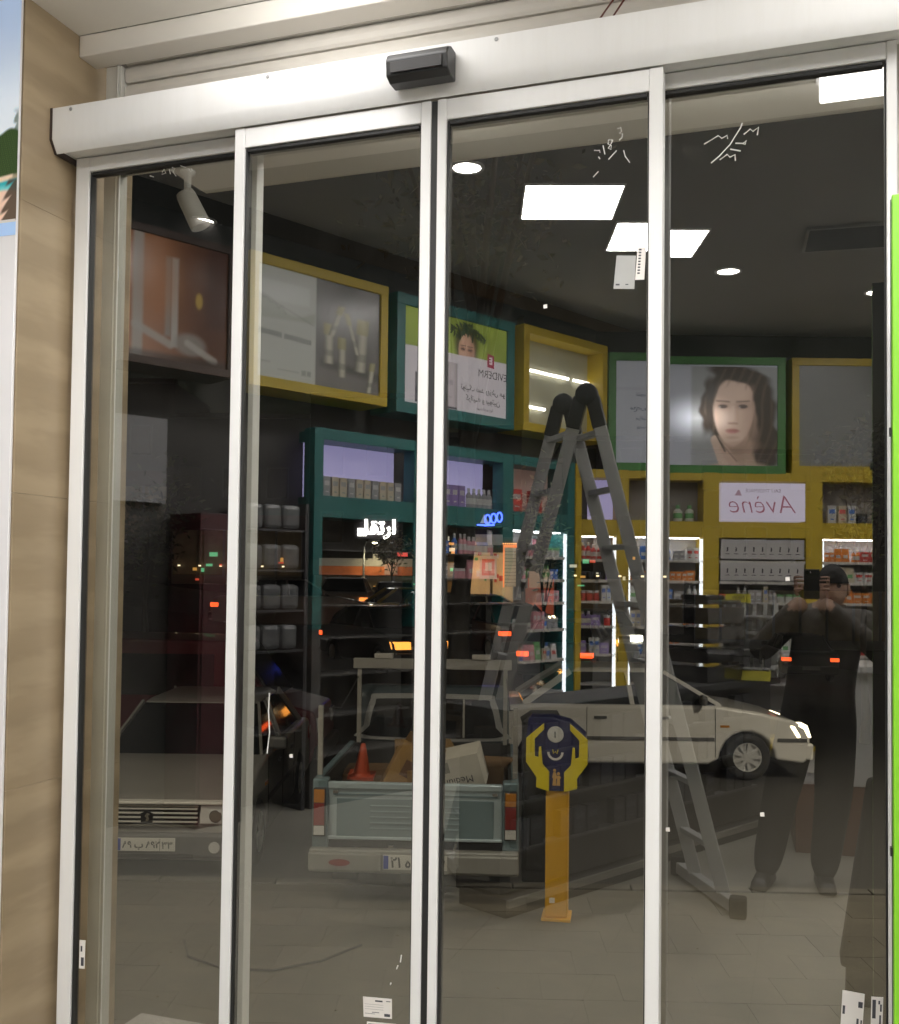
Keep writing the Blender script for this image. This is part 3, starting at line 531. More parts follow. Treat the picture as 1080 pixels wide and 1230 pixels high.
# shelving bays
STRIP2 = M('led_strip_top', (.9, .9, .9), .5, emit=(.95, .96, 1), es=18, var=0)
STRIP = M('led_strip', (.9, .9, .9), .5, emit=(.86, .93, 1), es=4.5, var=0)
BACKP = M('shelf_back', (.34, .335, .34), .5); SHELFW = M('shelf_board', (.42, .41, .40), .4)
VIO = M('violet_lit_panel', (.5, .47, .6), .4, emit=(.52, .48, .88), es=1.5, var=.25, scale=1.3)
PEACH = M('peach_lit_panel', (.6, .45, .4), .4, emit=(.6, .36, .30), es=.35, var=.1)
TAUPE = M('taupe_niche_back', (.22, .20, .18), .6)
bays = []
PRICE = M('price_rail_paper', (.62, .60, .56), .5, var=.55, scale=34, stretch=(1, .05, .05))
def bay(W_, s0, s1, fr, label, posts, niche, leds=(0, 1), backm=None, levels=(.35, .62, .90, 1.16, 1.39, 1.585, 1.78), top=2.62):
    A, T_, rz = W_
    t = E('wall_shelf_bay', label, 'wall shelving', (A.x+T_.x*s0, A.y+T_.y*s0, 0), rz, 'shelving bays along the shop walls')
    w = s1-s0
    for a, b in posts:
        if backm: O('upright', box(a-s0, b-s0, -.12, 0, 1.22, top), fr, t, bev=.003); O('upright', box(a-s0, b-s0, -.12, 0, 0, 1.219), backm, t, bev=.003)  # lower post darkened, its fade into dimness put into the colour
        else: O('upright', box(a-s0, b-s0, -.3, 0, 0, top), fr, t, bev=.003)
    O('top_beam', box(.0005, w-.0005, -.29, -.003, 2.54, top), fr, t, bev=.002); O('middle_beam', box(.0005, w-.0005, -.29, -.003, 2.0, 2.15), fr, t, bev=.002)
    O('plinth', box(.0005, w-.0005, -.29, -.01, 0, .12), backm or fr, t)
    O('back_panel', box(0, w, -.31, -.302, .1, 2.0), backm or BACKP, t); O('niche_back', box(0, w, -.24, -.232, 2.151, 2.539), niche, t)
    sb = box(.001, w-.001, -.3, -.012, -.012, 0).mesh('shelf_board', backm or SHELFW)
    for z in levels:
        O('shelf_board', sb, None, t, loc=(0, 0, z))
        if not backm and z > .7: O('price_rail', box(.002, w-.002, -.0115, -.006, z-.022, z+.004), PRICE, t)
    if 0 in leds: O('led_strip', box(.002, .016, -.025, -.012, .3, 1.985), STRIP, t)
    if 1 in leds: O('led_strip', box(w-.032, -.002+w, -.022, -.006, .3, 1.985), STRIP, t)
    if leds: O('led_strip', box(.02, w-.022, -.20, -.06, 1.990, 1.998), STRIP2, t)
    bays.append((W_, s0, s1, levels, label, t)); return t
bay(W1, .63, 1.49, TEAL, 'teal shelving bay under the cosmetics lightbox, violet lit niche on top', [(.55, .629), (1.491, 1.57)], VIO, (), DARKW)
bay(W1, 1.82, 2.49, TEAL, 'teal shelving bay under the hair care lightbox, violet lit niche on top', [(1.74, 1.819), (2.491, 2.62)], VIO, (), DARKW)
bay(W1, 2.63, 3.34, TEAL, 'teal shelving bay with a peach niche next to the corner', [(3.341, 3.44)], PEACH, (1,))
O('upright', box(.832, .91, -.3, 0, 0, 2.62), YEL, bays[-1][5], bev=.003, label='yellow corner upright')
bay(W2, -.27, .085, YEL, 'narrow yellow shelving bay in the room corner', [(-.34, -.271)], VIO, (1,))
bay(W2, .2, .88, YEL, 'yellow shelving bay left of the white name panel', [(.086, .199)], TAUPE, (0, 1))
cb = bay(W2, 1.03, 1.85, YEL, 'yellow shelving bay under the white name panel with red script', [(.881, 1.029), (1.851, 2.009)], TAUPE, ())
bay(W2, 2.01, 2.83, YEL, 'yellow shelving bay right of the white name panel', [(2.831, 2.98)], TAUPE, (0,))
O('lower_beam', box(-1.3, 1.8, -.3, -.005, 2.5455, 2.6145), YEL, cb) if False else None
np_ = E('name_panel', 'white backlit name panel with red script in the yellow shelving', 'sign', (A2.x+T2.x*1.04, A2.y+T2.y*1.04, 2.16), RZ2)
fpn = O('panel', box(0, .80, -.2, .012, 0, .36), lit('name_panel_white', (.58, .54, .66), 1.6, .03), np_, bev=.002)
T('Avène', .25, lit('red_script_ink', (.46, .15, .22), .45), (.40, .0135, .15), np_, True, ext=.0004, shear=.25, bold=-.004)
T('EAU THERMALE', .048, lit('grey_script_ink', (.36, .30, .36), .35), (.40, .0135, .285), np_, True, ext=.0004)
O('flower_print', MB().poly([(.13, .0136, .24), (.17, .0136, .30), (.20, .0136, .24)]), lit('pale_pink_print', (.55, .35, .45), .4), np_)
# price trays in the middle bay: continuous white front cards with small pictures
cards = E('price_card_strip', 'two rows of white printed product cards on the middle yellow bay', 'card strip', (A2.x+T2.x*1.04, A2.y+T2.y*1.04, 0), RZ2)
CARD = M('white_card', (.62, .60, .60), .5, var=.05)
for z0, z1 in ((1.80, 1.985), (1.60, 1.765)):
    c = O('card', box(.005, .795, -.008, -.002, z0, z1), CARD, cards)
    mb = MB()
    for k in range(9):
        x = .06+.083*k; mb.poly([(x, -.0012, z0+.07), (x+.014, -.0012, z0+.07), (x+.017, -.0012, z0+.10+.02*rnd.random()), (x+.004, -.0012, z0+.115)]); mb.poly([(x-.012, -.0012, z0+.045), (x+.03, -.0012, z0+.045), (x+.03, -.0012, z0+.051), (x-.012, -.0012, z0+.051)])
    O('card_print', mb, INK, c)

# products: cartons, bottles, tubs and pouches standing singly on the shelf boards
PC = {'white': (.6, .59, .57), 'orange': (.62, .20, .03), 'red': (.5, .05, .04), 'blue': (.05, .16, .5), 'black': (.03, .03, .035), 'cream': (.55, .48, .36), 'green': (.12, .33, .12), 'pink': (.6, .28, .32), 'grey': (.3, .3, .31), 'violet': (.28, .2, .45), 'slate': (.06, .065, .075)}
PM = {k: M('pack_'+k, v_, .35, var=.06) for k, v_ in PC.items()}
PV = {}
def prod(kind, c, size):
    key = (kind, c, size)
    if key in PV: return PV[key]
    w, d, h = size; mb = MB(); lab = PM['slate' if c in ('black', 'slate') else 'white' if c not in ('white', 'cream') else rnd.choice(['blue', 'red', 'grey', 'green'])]
    if kind == 'carton':
        mb.box(-w/2, w/2, -d, 0, 0, h); mb.mi = 1
        mb.poly([(-w*.36, .0008, h*.55), (w*.36, .0008, h*.55), (w*.36, .0008, h*.78), (-w*.36, .0008, h*.78)]); mb.poly([(-w*.2, .0008, h*.2), (w*.25, .0008, h*.2), (w*.25, .0008, h*.27), (-w*.2, .0008, h*.27)])
    elif kind == 'bottle':
        r = w/2; mb.lathe([(r*.9, 0), (r, h*.05), (r, h*.62), (r*.5, h*.76), (r*.4, h*.78)], (0, -r, 0), 12); mb.mi = 1
        mb.lathe([(r*.48, h*.78), (r*.48, h*.97), (r*.3, h)], (0, -r, 0), 10); mb.lathe([(r*1.01, h*.2), (r*1.01, h*.5)], (0, -r, 0), 12)
    elif kind == 'tub':
        r = w/2; mb.lathe([(r*.92, 0), (r, h*.1), (r, h*.7), (r*.95, h*.74)], (0, -r, 0), 12); mb.mi = 1; mb.lathe([(r*1.03, h*.74), (r*1.03, h*.98), (r*.95, h)], (0, -r, 0), 12)
    else:
        mb.hexa([(-w/2, -d, 0), (w/2, -d, 0), (w/2, 0, 0), (-w/2, 0, 0)], [(-w*.46, -d*.55, h), (w*.46, -d*.55, h), (w*.46, -d*.45, h), (-w*.46, -d*.45, h)]); mb.mi = 1
        mb.poly([(-w*.3, -d*.12, h*.3), (w*.3, -d*.12, h*.3), (w*.3, -d*.3, h*.65), (-w*.3, -d*.3, h*.65)])
    PV[key] = mb.mesh(kind, [PM[c], lab]); return PV[key]
ORD = ['lowest', 'second', 'third', 'fourth', 'fifth', 'sixth', 'top']
SZ = {'carton': [(.06, .05, .12), (.045, .04, .15), (.085, .06, .10), (.05, .04, .09)], 'bottle': [(.045, .045, .16), (.055, .055, .14), (.038, .038, .12)], 'tub': [(.07, .07, .08), (.06, .06, .1)], 'pouch': [(.08, .05, .15), (.07, .04, .13)]}
count = {}
def place(W_, s, z, kind, c, size, label, yo=-.03, rz=0, group=None):
    if count.get(kind, 0) >= 290: return
    count[kind] = count.get(kind, 0)+1
    A, T_, r0 = W_; n = Vector((-T_.y, T_.x)); p = A+T_*s+n*yo
    O('product_'+kind, prod(kind, c, size), None, None, loc=(p.x, p.y, z), rot=r0+rz, label=label, cat=kind, group=group or 'products on the wall shelves')
SHORT = {0: 'first teal bay', 1: 'second teal bay', 2: 'teal bay next to the corner', 3: 'narrow yellow corner bay', 4: 'yellow bay left of the white name panel', 5: 'yellow bay under the white name panel', 6: 'yellow bay right of the white name panel'}
pal = {2: ['white', 'white', 'grey', 'cream', 'blue', 'pink', 'green'], 3: ['red', 'black', 'white', 'violet'], 4: ['blue', 'white', 'orange', 'grey', 'cream'], 5: ['white', 'cream', 'grey'], 6: ['orange', 'red', 'cream', 'white', 'black']}
for bi, (W_, s0, s1, levels, lab, t) in enumerate(bays):
    for li, z in enumerate(levels):
        if z < .7 or bi == 0 or (bi == 1 and z < 1.5): continue
        if bi == 5 and z > 1.57: continue
        gap = ([*levels, 1.985][li+1])-z-.02
        s = s0+.05
        while s < s1-.05:
            kind = rnd.choice(['carton', 'carton', 'bottle', 'tub', 'pouch'] if gap > .15 else ['carton', 'tub', 'carton'])
            c = rnd.choice(pal.get(bi, ['white', 'cream', 'grey', 'blue', 'pink', 'orange', 'green']))
            if bi == 3 and li == 6: c = 'red'
            if bi == 4 and li == 5: c, kind = 'orange', 'carton'
            if bi == 4 and li == 6: c = rnd.choice(['blue', 'white', 'grey'])
            if bi == 6 and li == 6: c = rnd.choice(['orange', 'red'])
            size = rnd.choice(SZ[kind]); h = min(size[2], gap); size = (size[0], size[1], round(h, 2))
            n = rnd.choice([1, 2, 2, 3])
            for q in range(n):
                if s > s1-.05: break
                place(W_, s, z, kind, c, size, f'{c} {kind} on the {ORD[li]} shelf of the {SHORT[bi]}', -.03-rnd.random()*.01, rnd.uniform(-.08, .08)); s += size[0]+.004
            s += rnd.choice([.002, .002, .02])
# niche goods
for s, c, k in [(.70+.075*i, 'cream' if i % 3 else 'grey', 'carton') for i in range(10)]: place(W1, s, 2.151, k, c, (.06, .04, .14), f'{c} carton in the violet lit niche of the first teal bay', -.05, 0, 'packs in the violet niche')
for s in (1.9, 1.98, 2.06): place(W1, s, 2.151, 'carton', 'violet', (.07, .05, .17), 'dark violet carton in the niche of the second teal bay', -.05, 0, 'violet cartons in the niche')
for s in (2.16, 2.22, 2.28, 2.34, 2.4): place(W1, s, 2.151, 'bottle', 'grey', (.05, .05, .16), 'slim grey bottle in the niche of the second teal bay', -.05, 0, 'grey bottles in the niche')
for s in (2.72, 2.98): place(W1, s, 2.151, 'carton', 'red', (.13, .06, .19), 'large red carton in the peach niche' + (' at its left end' if s < 2.8 else ' near its middle'), -.05)
for s, n_ in ((.66, 'left'), (.77, 'right')): place(W2, s, 2.151, 'bottle', 'white', (.085, .085, .16), f'{n_} one of two white spray bottles in the left yellow niche', -.06)
for s, c in ((2.12, 'white'), (2.22, 'cream'), (2.31, 'white')): place(W2, s, 2.151, 'carton', c, (.075, .05, .17), f'{c} carton with orange top in the right yellow niche', -.06, 0, 'cartons in the right yellow niche')
place(W2, 2.41, 2.151, 'carton', 'black', (.09, .06, .09), 'small black carton in the right yellow niche', -.06)
# open rack of wrapped packs left of the teal bays
rk = E('pack_rack', 'dark open rack of wrapped packs left of the teal shelving', 'rack', (A1.x-T1.x*.02, A1.y-T1.y*.02, 0), RZ1)
for x in (0, .50): O('upright', box(x, x+.03, -.33, 0, 0, 2.08), DARKM, rk)
rsb = box(.031, .499, -.33, -.005, -.015, 0).mesh('shelf_board', DARKM)
for k in range(6): O('shelf_board', rsb, None, rk, loc=(0, 0, .55+.27*k))
wm = MB().box(-.072, .072, -.2, 0, 0, .17); WRAP = M('wrapped_pack_film', (.11, .112, .115), .22, var=.5, scale=14, bump=.3)
wme = wm.mesh('wrapped_pack', WRAP)
for k in range(2, 6):
    for i in range(3):
        p = A1+T1*(-.02+.11+.15*i)+Vector((-T1.y, T1.x))*(-.03)
        O('wrapped_pack', wme, None, None, bev=.03, loc=(p.x, p.y, .55+.27*k+.0005), rot=RZ1+rnd.uniform(-.1, .1), label=f'grey film wrapped pack on the {ORD[k]} shelf of the dark open rack', cat='pack', group='wrapped packs on the open rack')
wb = O('white_board', box(-1.35, -.5, -.33, -.31, 2.05, 2.6), M('dull_white_board', (.28, .28, .29), .6), None, loc=(A1.x, A1.y, 0), rot=RZ1, label='plain dull white board on the wall left of the open rack', cat='board')
mc = O('maroon_cabinet', MB().box(-.46, -.05, -.33, .05, 0, 1.98), M('maroon_laminate', (.055, .009, .013), .4), None, bev=.004, loc=(A1.x, A1.y, 0), rot=RZ1, label='tall maroon cabinet on the left wall below the white board', cat='cabinet')
O('door_panel', box(-.44, -.26, .051, .062, .1, 1.88), M('maroon_laminate'), mc, bev=.004); O('door_panel', box(-.25, -.07, .051, .062, .1, 1.88), M('maroon_laminate'), mc, bev=.004)
O('handle', MB().tube([(-.275, .075, .9), (-.275, .075, 1.1)], .006), CHROME, mc)

# counter along the left, with black trays and a countertop display
CD = Vector((.457, -.889)); CRZ = math.atan2(CD.y, CD.x)
cn = E('gondola_counter', 'low dark display counter with a lighter foot strip along the left', 'counter', (-1.15, -2.40, 0), CRZ)
CM = M('counter_charcoal', (.045, .043, .042), .45); 
O('body', box(-.35, 2.14, -.34, -.06, .1, .93), CM, cn, bev=.004); O('worktop', box(-.37, 2.16, -.37, 0, .93, .97), M('counter_top', (.03, .03, .031), .65), cn, bev=.004)
O('plinth', box(-.35, 2.14, -.33, -.02, 0, .085), CM, cn); O('foot_strip', box(-.35, 2.14, -.019, -.001, .05, .085), M('foot_strip_grey', (.24, .23, .2), .4), cn)
for z in (.3, .52, .74): O('ledge', box(-.345, 1.875, -.058, -.002, z, z+.015), M('ledge_grey', (.09, .09, .09), .4), cn)
cw = (Vector((-1.15, -2.40)), CD, CRZ)
for z in (.316, .536, .756):
    s = -.25
    while s < 1.8:
        c = rnd.choice(['black', 'black', 'black', 'black', 'slate']); size = (.09, .045, .13)
        place(cw, s, z, 'carton', c, size, f'{c} carton on the {["lower", "middle", "upper"][int((z-.3)/.22)]} ledge of the dark counter', -.006, 0, 'cartons on the counter ledges'); s += rnd.choice([.1, .105, .22])
tr = E('tray_stack', 'stack of four glossy black trays on the dark counter', 'tray stack', (-.62, -3.91, .97), CRZ)
GB = M('glossy_black_plastic', (.012, .012, .014), .12, coat=.8)
for k in range(4):
    z = .118*k
    O('tray', MB().prism([(-.2, z), (.2, z), (.215, z+.1), (-.215, z+.1)], -.17+.004*(k % 2), .17, 'y').box(-.12, .12, .1705, .182, z+.085, z+.1), GB, tr, bev=.006)
O('lid', MB().box(-.19, .19, -.16, .165, .4735, .50).box(-.1, .1, -.1, .1, .5005, .53), GB, tr, bev=.012)
ds = E('countertop_display', 'tiered countertop display of hanging packs with yellow header and footer cards', 'display stand', (-.36, -4.06, .97), R(4))
YC = M('yellow_card', (.62, .56, .05), .5)
O('backboard', box(-.17, .17, -.22, -.205, 0, .48), M('display_grey', (.55, .55, .53), .5), ds)
for k, z in enumerate((.08, .19, .30, .40)):
    O('tier', box(-.17, .17, -.2, .06-.05*k, z-.012, z), M('display_grey'), ds)
O('header_card', MB().box(-.16, .0, -.2, -.195, .481, .535), YC, ds); O('footer_card', MB().bar((0, .075, .0), (0, .06, .06), .30, .004, up=(0, 1, 0)), YC, ds)
T('NEW', .035, INK, (-.08, -.194, .51), ds, True)
for k, z in enumerate((.08, .19, .30, .40)):
    for i in range(5):
        x = -.13+.065*i; O('hanging_pack', MB().prism([(x-.02, z+.001), (x+.02, z+.001), (x+.024, z+.07), (x-.016, z+.075)], .03-.05*k, .04-.05*k, 'y').box(x-.006, x+.006, .0402-.05*k, .0412-.05*k, z+.01, z+.055), [M('blister_pack', (.12, .12, .12), .3)], ds)
sc_ = E('sales_counter', 'white sales counter with a brown plinth behind the photographer', 'counter', (.4, -3.95, 0), R(-4))
O('plinth', box(-.48, .9, -.3, .2, 0, .40), M('brown_laminate', (.13, .055, .03), .5), sc_, bev=.004); O('body', box(-.33, .9, -.3, .195, .401, 1.06), M('white_laminate', (.6, .59, .57), .4), sc_, bev=.004)
O('base_ledge', box(-.48, -.331, -.3, .19, .401, .47), M('white_laminate'), sc_); O('worktop', box(-.36, .95, -.33, .225, 1.061, 1.10), M('white_laminate'), sc_, bev=.004)
bu = O('cloth_bundle', MB().hexa([(-.05, -.05, 0), (.06, -.06, 0), (.06, .06, 0), (-.04, .06, 0)], [(-.045, -.05, .14), (.065, -.05, .14), (.065, .06, .14), (-.045, .06, .14)]).hexa([(-.07, -.07, .142), (.08, -.06, .142), (.08, .08, .142), (-.07, .07, .142)], [(.03, -.02, .85), (.09, -.02, .85), (.09, .04, .85), (.03, .03, .85)]), M('black_cloth', (.02, .018, .016), .9), None, bev=.02, loc=(.185, -1.5, 0), label='black cloth bundle standing at the right edge near the lime panel', cat='bundle')

# ------------------------------------------------------------------ ladder inside the shop
ALU = M('ladder_aluminium', (.46, .46, .45), .45, .15)
ld = E('step_ladder', 'tall grey folding ladder with black hinges standing open beside the photographer', 'ladder', (-1.1, -2.55, 0), 0)
def lp(x, y, z): return Vector((x+1.1, y+2.55, z))
H1, H2 = lp(-1.07, -2.62, 2.50), lp(-1.25, -2.88, 2.50)
rf1, rf2 = lp(-.385, -2.50, .07), lp(-.55, -2.80, .07); lf1, lf2 = lp(-1.74, -2.64, .07), lp(-1.90, -2.92, .07)
def rail(a, b, d): O('rail', MB().bar(a+Vector((d, 0, 0)), b, .028, .066, up=(1, 0, 0)), ALU, ld, bev=.004)
for h_, a, b in ((H1, rf1, lf1), (H2, rf2, lf2)):
    rail(h_, a, .035); rail(h_, b, -.035)
    O('hinge', MB().lathe([(.03, -.028), (.058, -.024), (.058, .024), (.03, .028)], h_+Vector((0, 0, .035)), 16, 'y').bar(h_+Vector((.03, 0, .02)), h_+Vector((.07, 0, -.14)), .045, .072, up=(1, 0, 0)).bar(h_+Vector((-.03, 0, .02)), h_+Vector((-.07, 0, -.14)), .045, .072, up=(1, 0, 0)), BLACK, ld, bev=.006)
for side, (f1, f2) in ((.035, (rf1, rf2)), (-.035, (lf1, lf2))):
    for k in range(8):
        q = (k+.55)/8.3
        O('rung', MB().bar((H1+Vector((side, 0, 0))).lerp(f1, q), (H2+Vector((side, 0, 0))).lerp(f2, q), .045, .028, up=(0, 0, 1)), ALU, ld, bev=.003)
for f1, f2 in ((rf1, rf2), (lf1, lf2)):
    d = (f1-f2).normalized(); a, b = f1+d*.16, f2-d*.22
    O('stabiliser_bar', MB().bar(Vector((a.x, a.y, .045)), Vector((b.x, b.y, .045)), .05, .06), ALU, ld, bev=.004)
    for e in (a, b): O('rubber_foot', box(e.x-.04, e.x+.04, e.y-.035, e.y+.035, 0, .10), RUBBER, ld, bev=.012)
# ------------------------------------------------------------------ street (its own axes: p along the kerb, d away from the shop)
GA = R(17.6); TS = Vector((math.cos(GA), math.sin(GA))); NS = Vector((-math.sin(GA), math.cos(GA)))
def S(p, d, z=0): v_ = TS*p+NS*d; return (v_.x, v_.y, z)
KD = 6.15
def sstep(a, b, x): t = max(0, min(1, (x-a)/(b-a))); return t*t*(3-2*t)
def road_z(p, d): return -1.16+sstep(13, 29, d)*(-.1116*(max(-40, min(40, p))-6.6))
ASPH = M('asphalt', (.055, .053, .05), .75, var=.35, scale=30, bump=.3)
mb = MB(); xs = [-300, -80, -50]+[-40+4*i for i in range(21)]+[50, 80, 300]; ys = [-60, 0, KD, 9, 12, 15, 18, 21, 24, 27, 30, 36, 42, 60, 120, 400]
mb.add([S(x, y, road_z(x, y) if y > 2 else -1.16) for y in ys for x in xs], [(j*len(xs)+i, j*len(xs)+i+1, (j+1)*len(xs)+i+1, (j+1)*len(xs)+i) for j in range(len(ys)-1) for i in range(len(xs)-1)])
O('road', mb, ASPH, kind='structure')
MORT = M('pavement_bed', (.09, .081, .064), .9)
pv = O('pavement', MB().prism([S(-9, -4)[:2], S(9, -4)[:2], S(9, KD)[:2], S(-9, KD)[:2]], -1.155, -1.006, 'z'), MORT, kind='structure')
SLB = [M('paving_slab_'+str(k), c, .75, var=.62, scale=2.4, bump=.35, world=True) for k, c in enumerate(((.100, .090, .069), (.094, .084, .064), (.106, .094, .073)))]
pm = [MB().box(-.2482, .2482, -.2082, .2082, -.005, 0).mesh('paving_slab', m) for m in SLB]
for i in range(19):
    for j in range(10):
        o = O('paving_slab', rnd.choice(pm), None, pv, loc=S(-4.9+.5*i+(.25 if j % 2 else 0), 1.95+.42*j, -1.0+rnd.uniform(-.0008, .0012)), rot=(rnd.uniform(-.0015, .0015), rnd.uniform(-.0015, .0015), GA))
kb = O('kerb', MB().prism([S(-9, KD+.002)[:2], S(9, KD+.002)[:2], S(9, KD+.02)[:2], S(-9, KD+.02)[:2]], -1.15, -1.03, 'z'), MORT, kind='structure')
km = box(-.495, .495, 0, .14, -.17, 0).mesh('kerb_stone', M('kerb_concrete', (.09, .083, .07), .8, var=.2, bump=.2))
for i in range(14): O('kerb_stone', km, None, kb, bev=.012, loc=S(-6+i, KD+.022, -.996), rot=GA)
st = O('steps', MB().box(-2.28, .9, .461, .74, -1.0, -.25).box(-2.28, .9, .741, 1.02, -1.0, -.5).box(-2.28, .9, 1.021, 1.30, -1.0, -.75), M('granite_threshold'), kind='structure')
O('black_hose', MB().tube([(-4.15, 3.62, -.985), (-3.95, 3.36, -.985), (-3.6, 3.25, -.985), (-3.3, 3.34, -.985), (-3.08, 3.6, -.985), (-2.95, 3.98, -.985)], .009, 8), M('black_rubber_hose', (.05, .046, .038), .7), None, label='curved black hose lying on the paving before the silver car', cat='hose')

lt = MB()
for k in range(46):
    p_, d_, a_, q_ = rnd.uniform(-4.4, 3.2), rnd.uniform(2.2, 6.0), rnd.uniform(0, 6.3), rnd.uniform(.008, .022); x, y, z = S(p_, d_, -.994)
    lt.add([(x+q_*math.cos(a_), y+q_*math.sin(a_), z), (x-.4*q_*math.sin(a_), y+.4*q_*math.cos(a_), z+.004), (x-q_*math.cos(a_), y-q_*math.sin(a_), z), (x+.4*q_*math.sin(a_), y-.4*q_*math.cos(a_), z+.006)], [(0, 1, 2, 3)])
O('fallen_leaves', lt, M('dry_leaf', (.16, .12, .06), .8), kind='stuff')
# ---- cars
def wheel(parent, x, y, rad=.31, spokes=9, near=True, rim=None):
    w = O('wheel', MB().lathe([(rad*.62, -.09), (rad*.9, -.092), (rad, -.07), (rad, .07), (rad*.9, .092), (rad*.62, .09)], n=24, ax='y', ring=True), RUBBER, parent, smooth=True, loc=(x, y, rad))
    sgn = -1 if y < 0 else 1
    mb = MB().lathe([(rad*.66, sgn*.06), (rad*.64, sgn*.088), (rad*.58, sgn*.086), (rad*.56, sgn*.062)], n=24, ax='y', ring=True)
    mb.lathe([(.001, sgn*.06), (rad*.2, sgn*.06), (rad*.17, sgn*.088), (.001, sgn*.09)], n=12, ax='y')
    for k in range(spokes):
        a = 2*PI*k/spokes; mb.bar((rad*.15*math.cos(a), sgn*.078, rad*.15*math.sin(a)), (rad*.6*math.cos(a), sgn*.078, rad*.6*math.sin(a)), .045, .014, up=(0, 1, 0))
    mb.lathe([(.001, sgn*.045), (rad*.62, sgn*.045), (rad*.62, sgn*.05), (.001, sgn*.05)], n=20, ax='y')
    O('rim', mb, rim or M('silver_rim', (.75, .75, .74), .3, .5), w)
PLATE = M('number_plate', (.62, .62, .58), .5, var=.03); PBLUE = M('plate_blue', (.03, .06, .35), .5)
def plate(parent, x, y, z, rz, body, region, h=.115, w=.52):
    t = O('number_plate', box(-w/2, w/2, -.006, 0, 0, h), PLATE, parent, bev=.002, loc=(x, y, z), rot=rz)
    O('blue_strip', box(-w/2+.006, -w/2+.045, -.0085, -.0065, .006, h-.006), PBLUE, t)
    T(body, .112 if len(body) < 7 else .078, INK, (-w/2+.06, -.0075, h/2-.004), t, ext=.0006, bold=.0025, align='LEFT')
    O('divider', box(w/2-.135, w/2-.131, -.008, -.0065, .004, h-.004), INK, t)
    if region: T(region, .085, INK, (w/2-.07, -.0075, h/2-.008), t, ext=.0006, bold=.001)
    return t
def lamp_mat(name, c, es): return M(name, c, .25, emit=c, es=es, var=.02)
HEADOFF = M('headlight_glass', (.62, .63, .62), .12, .1, coat=.6); HEADON = lamp_mat('headlight_lit', (1, .86, .6), 9); HEADHOT = lamp_mat('headlight_bright', (1, .96, .86), 60)
TAILOFF = M('tail_lamp_red', (.22, .012, .01), .2, coat=.5); TAILON = lamp_mat('tail_lamp_lit', (1, .10, .02), 3.2); AMBER = M('indicator_amber', (.5, .2, .02), .2, coat=.5)
BUMP = M('bumper_grey', (.10, .10, .10), .5); SEAM = M('door_seam', (.01, .01, .01), .8)
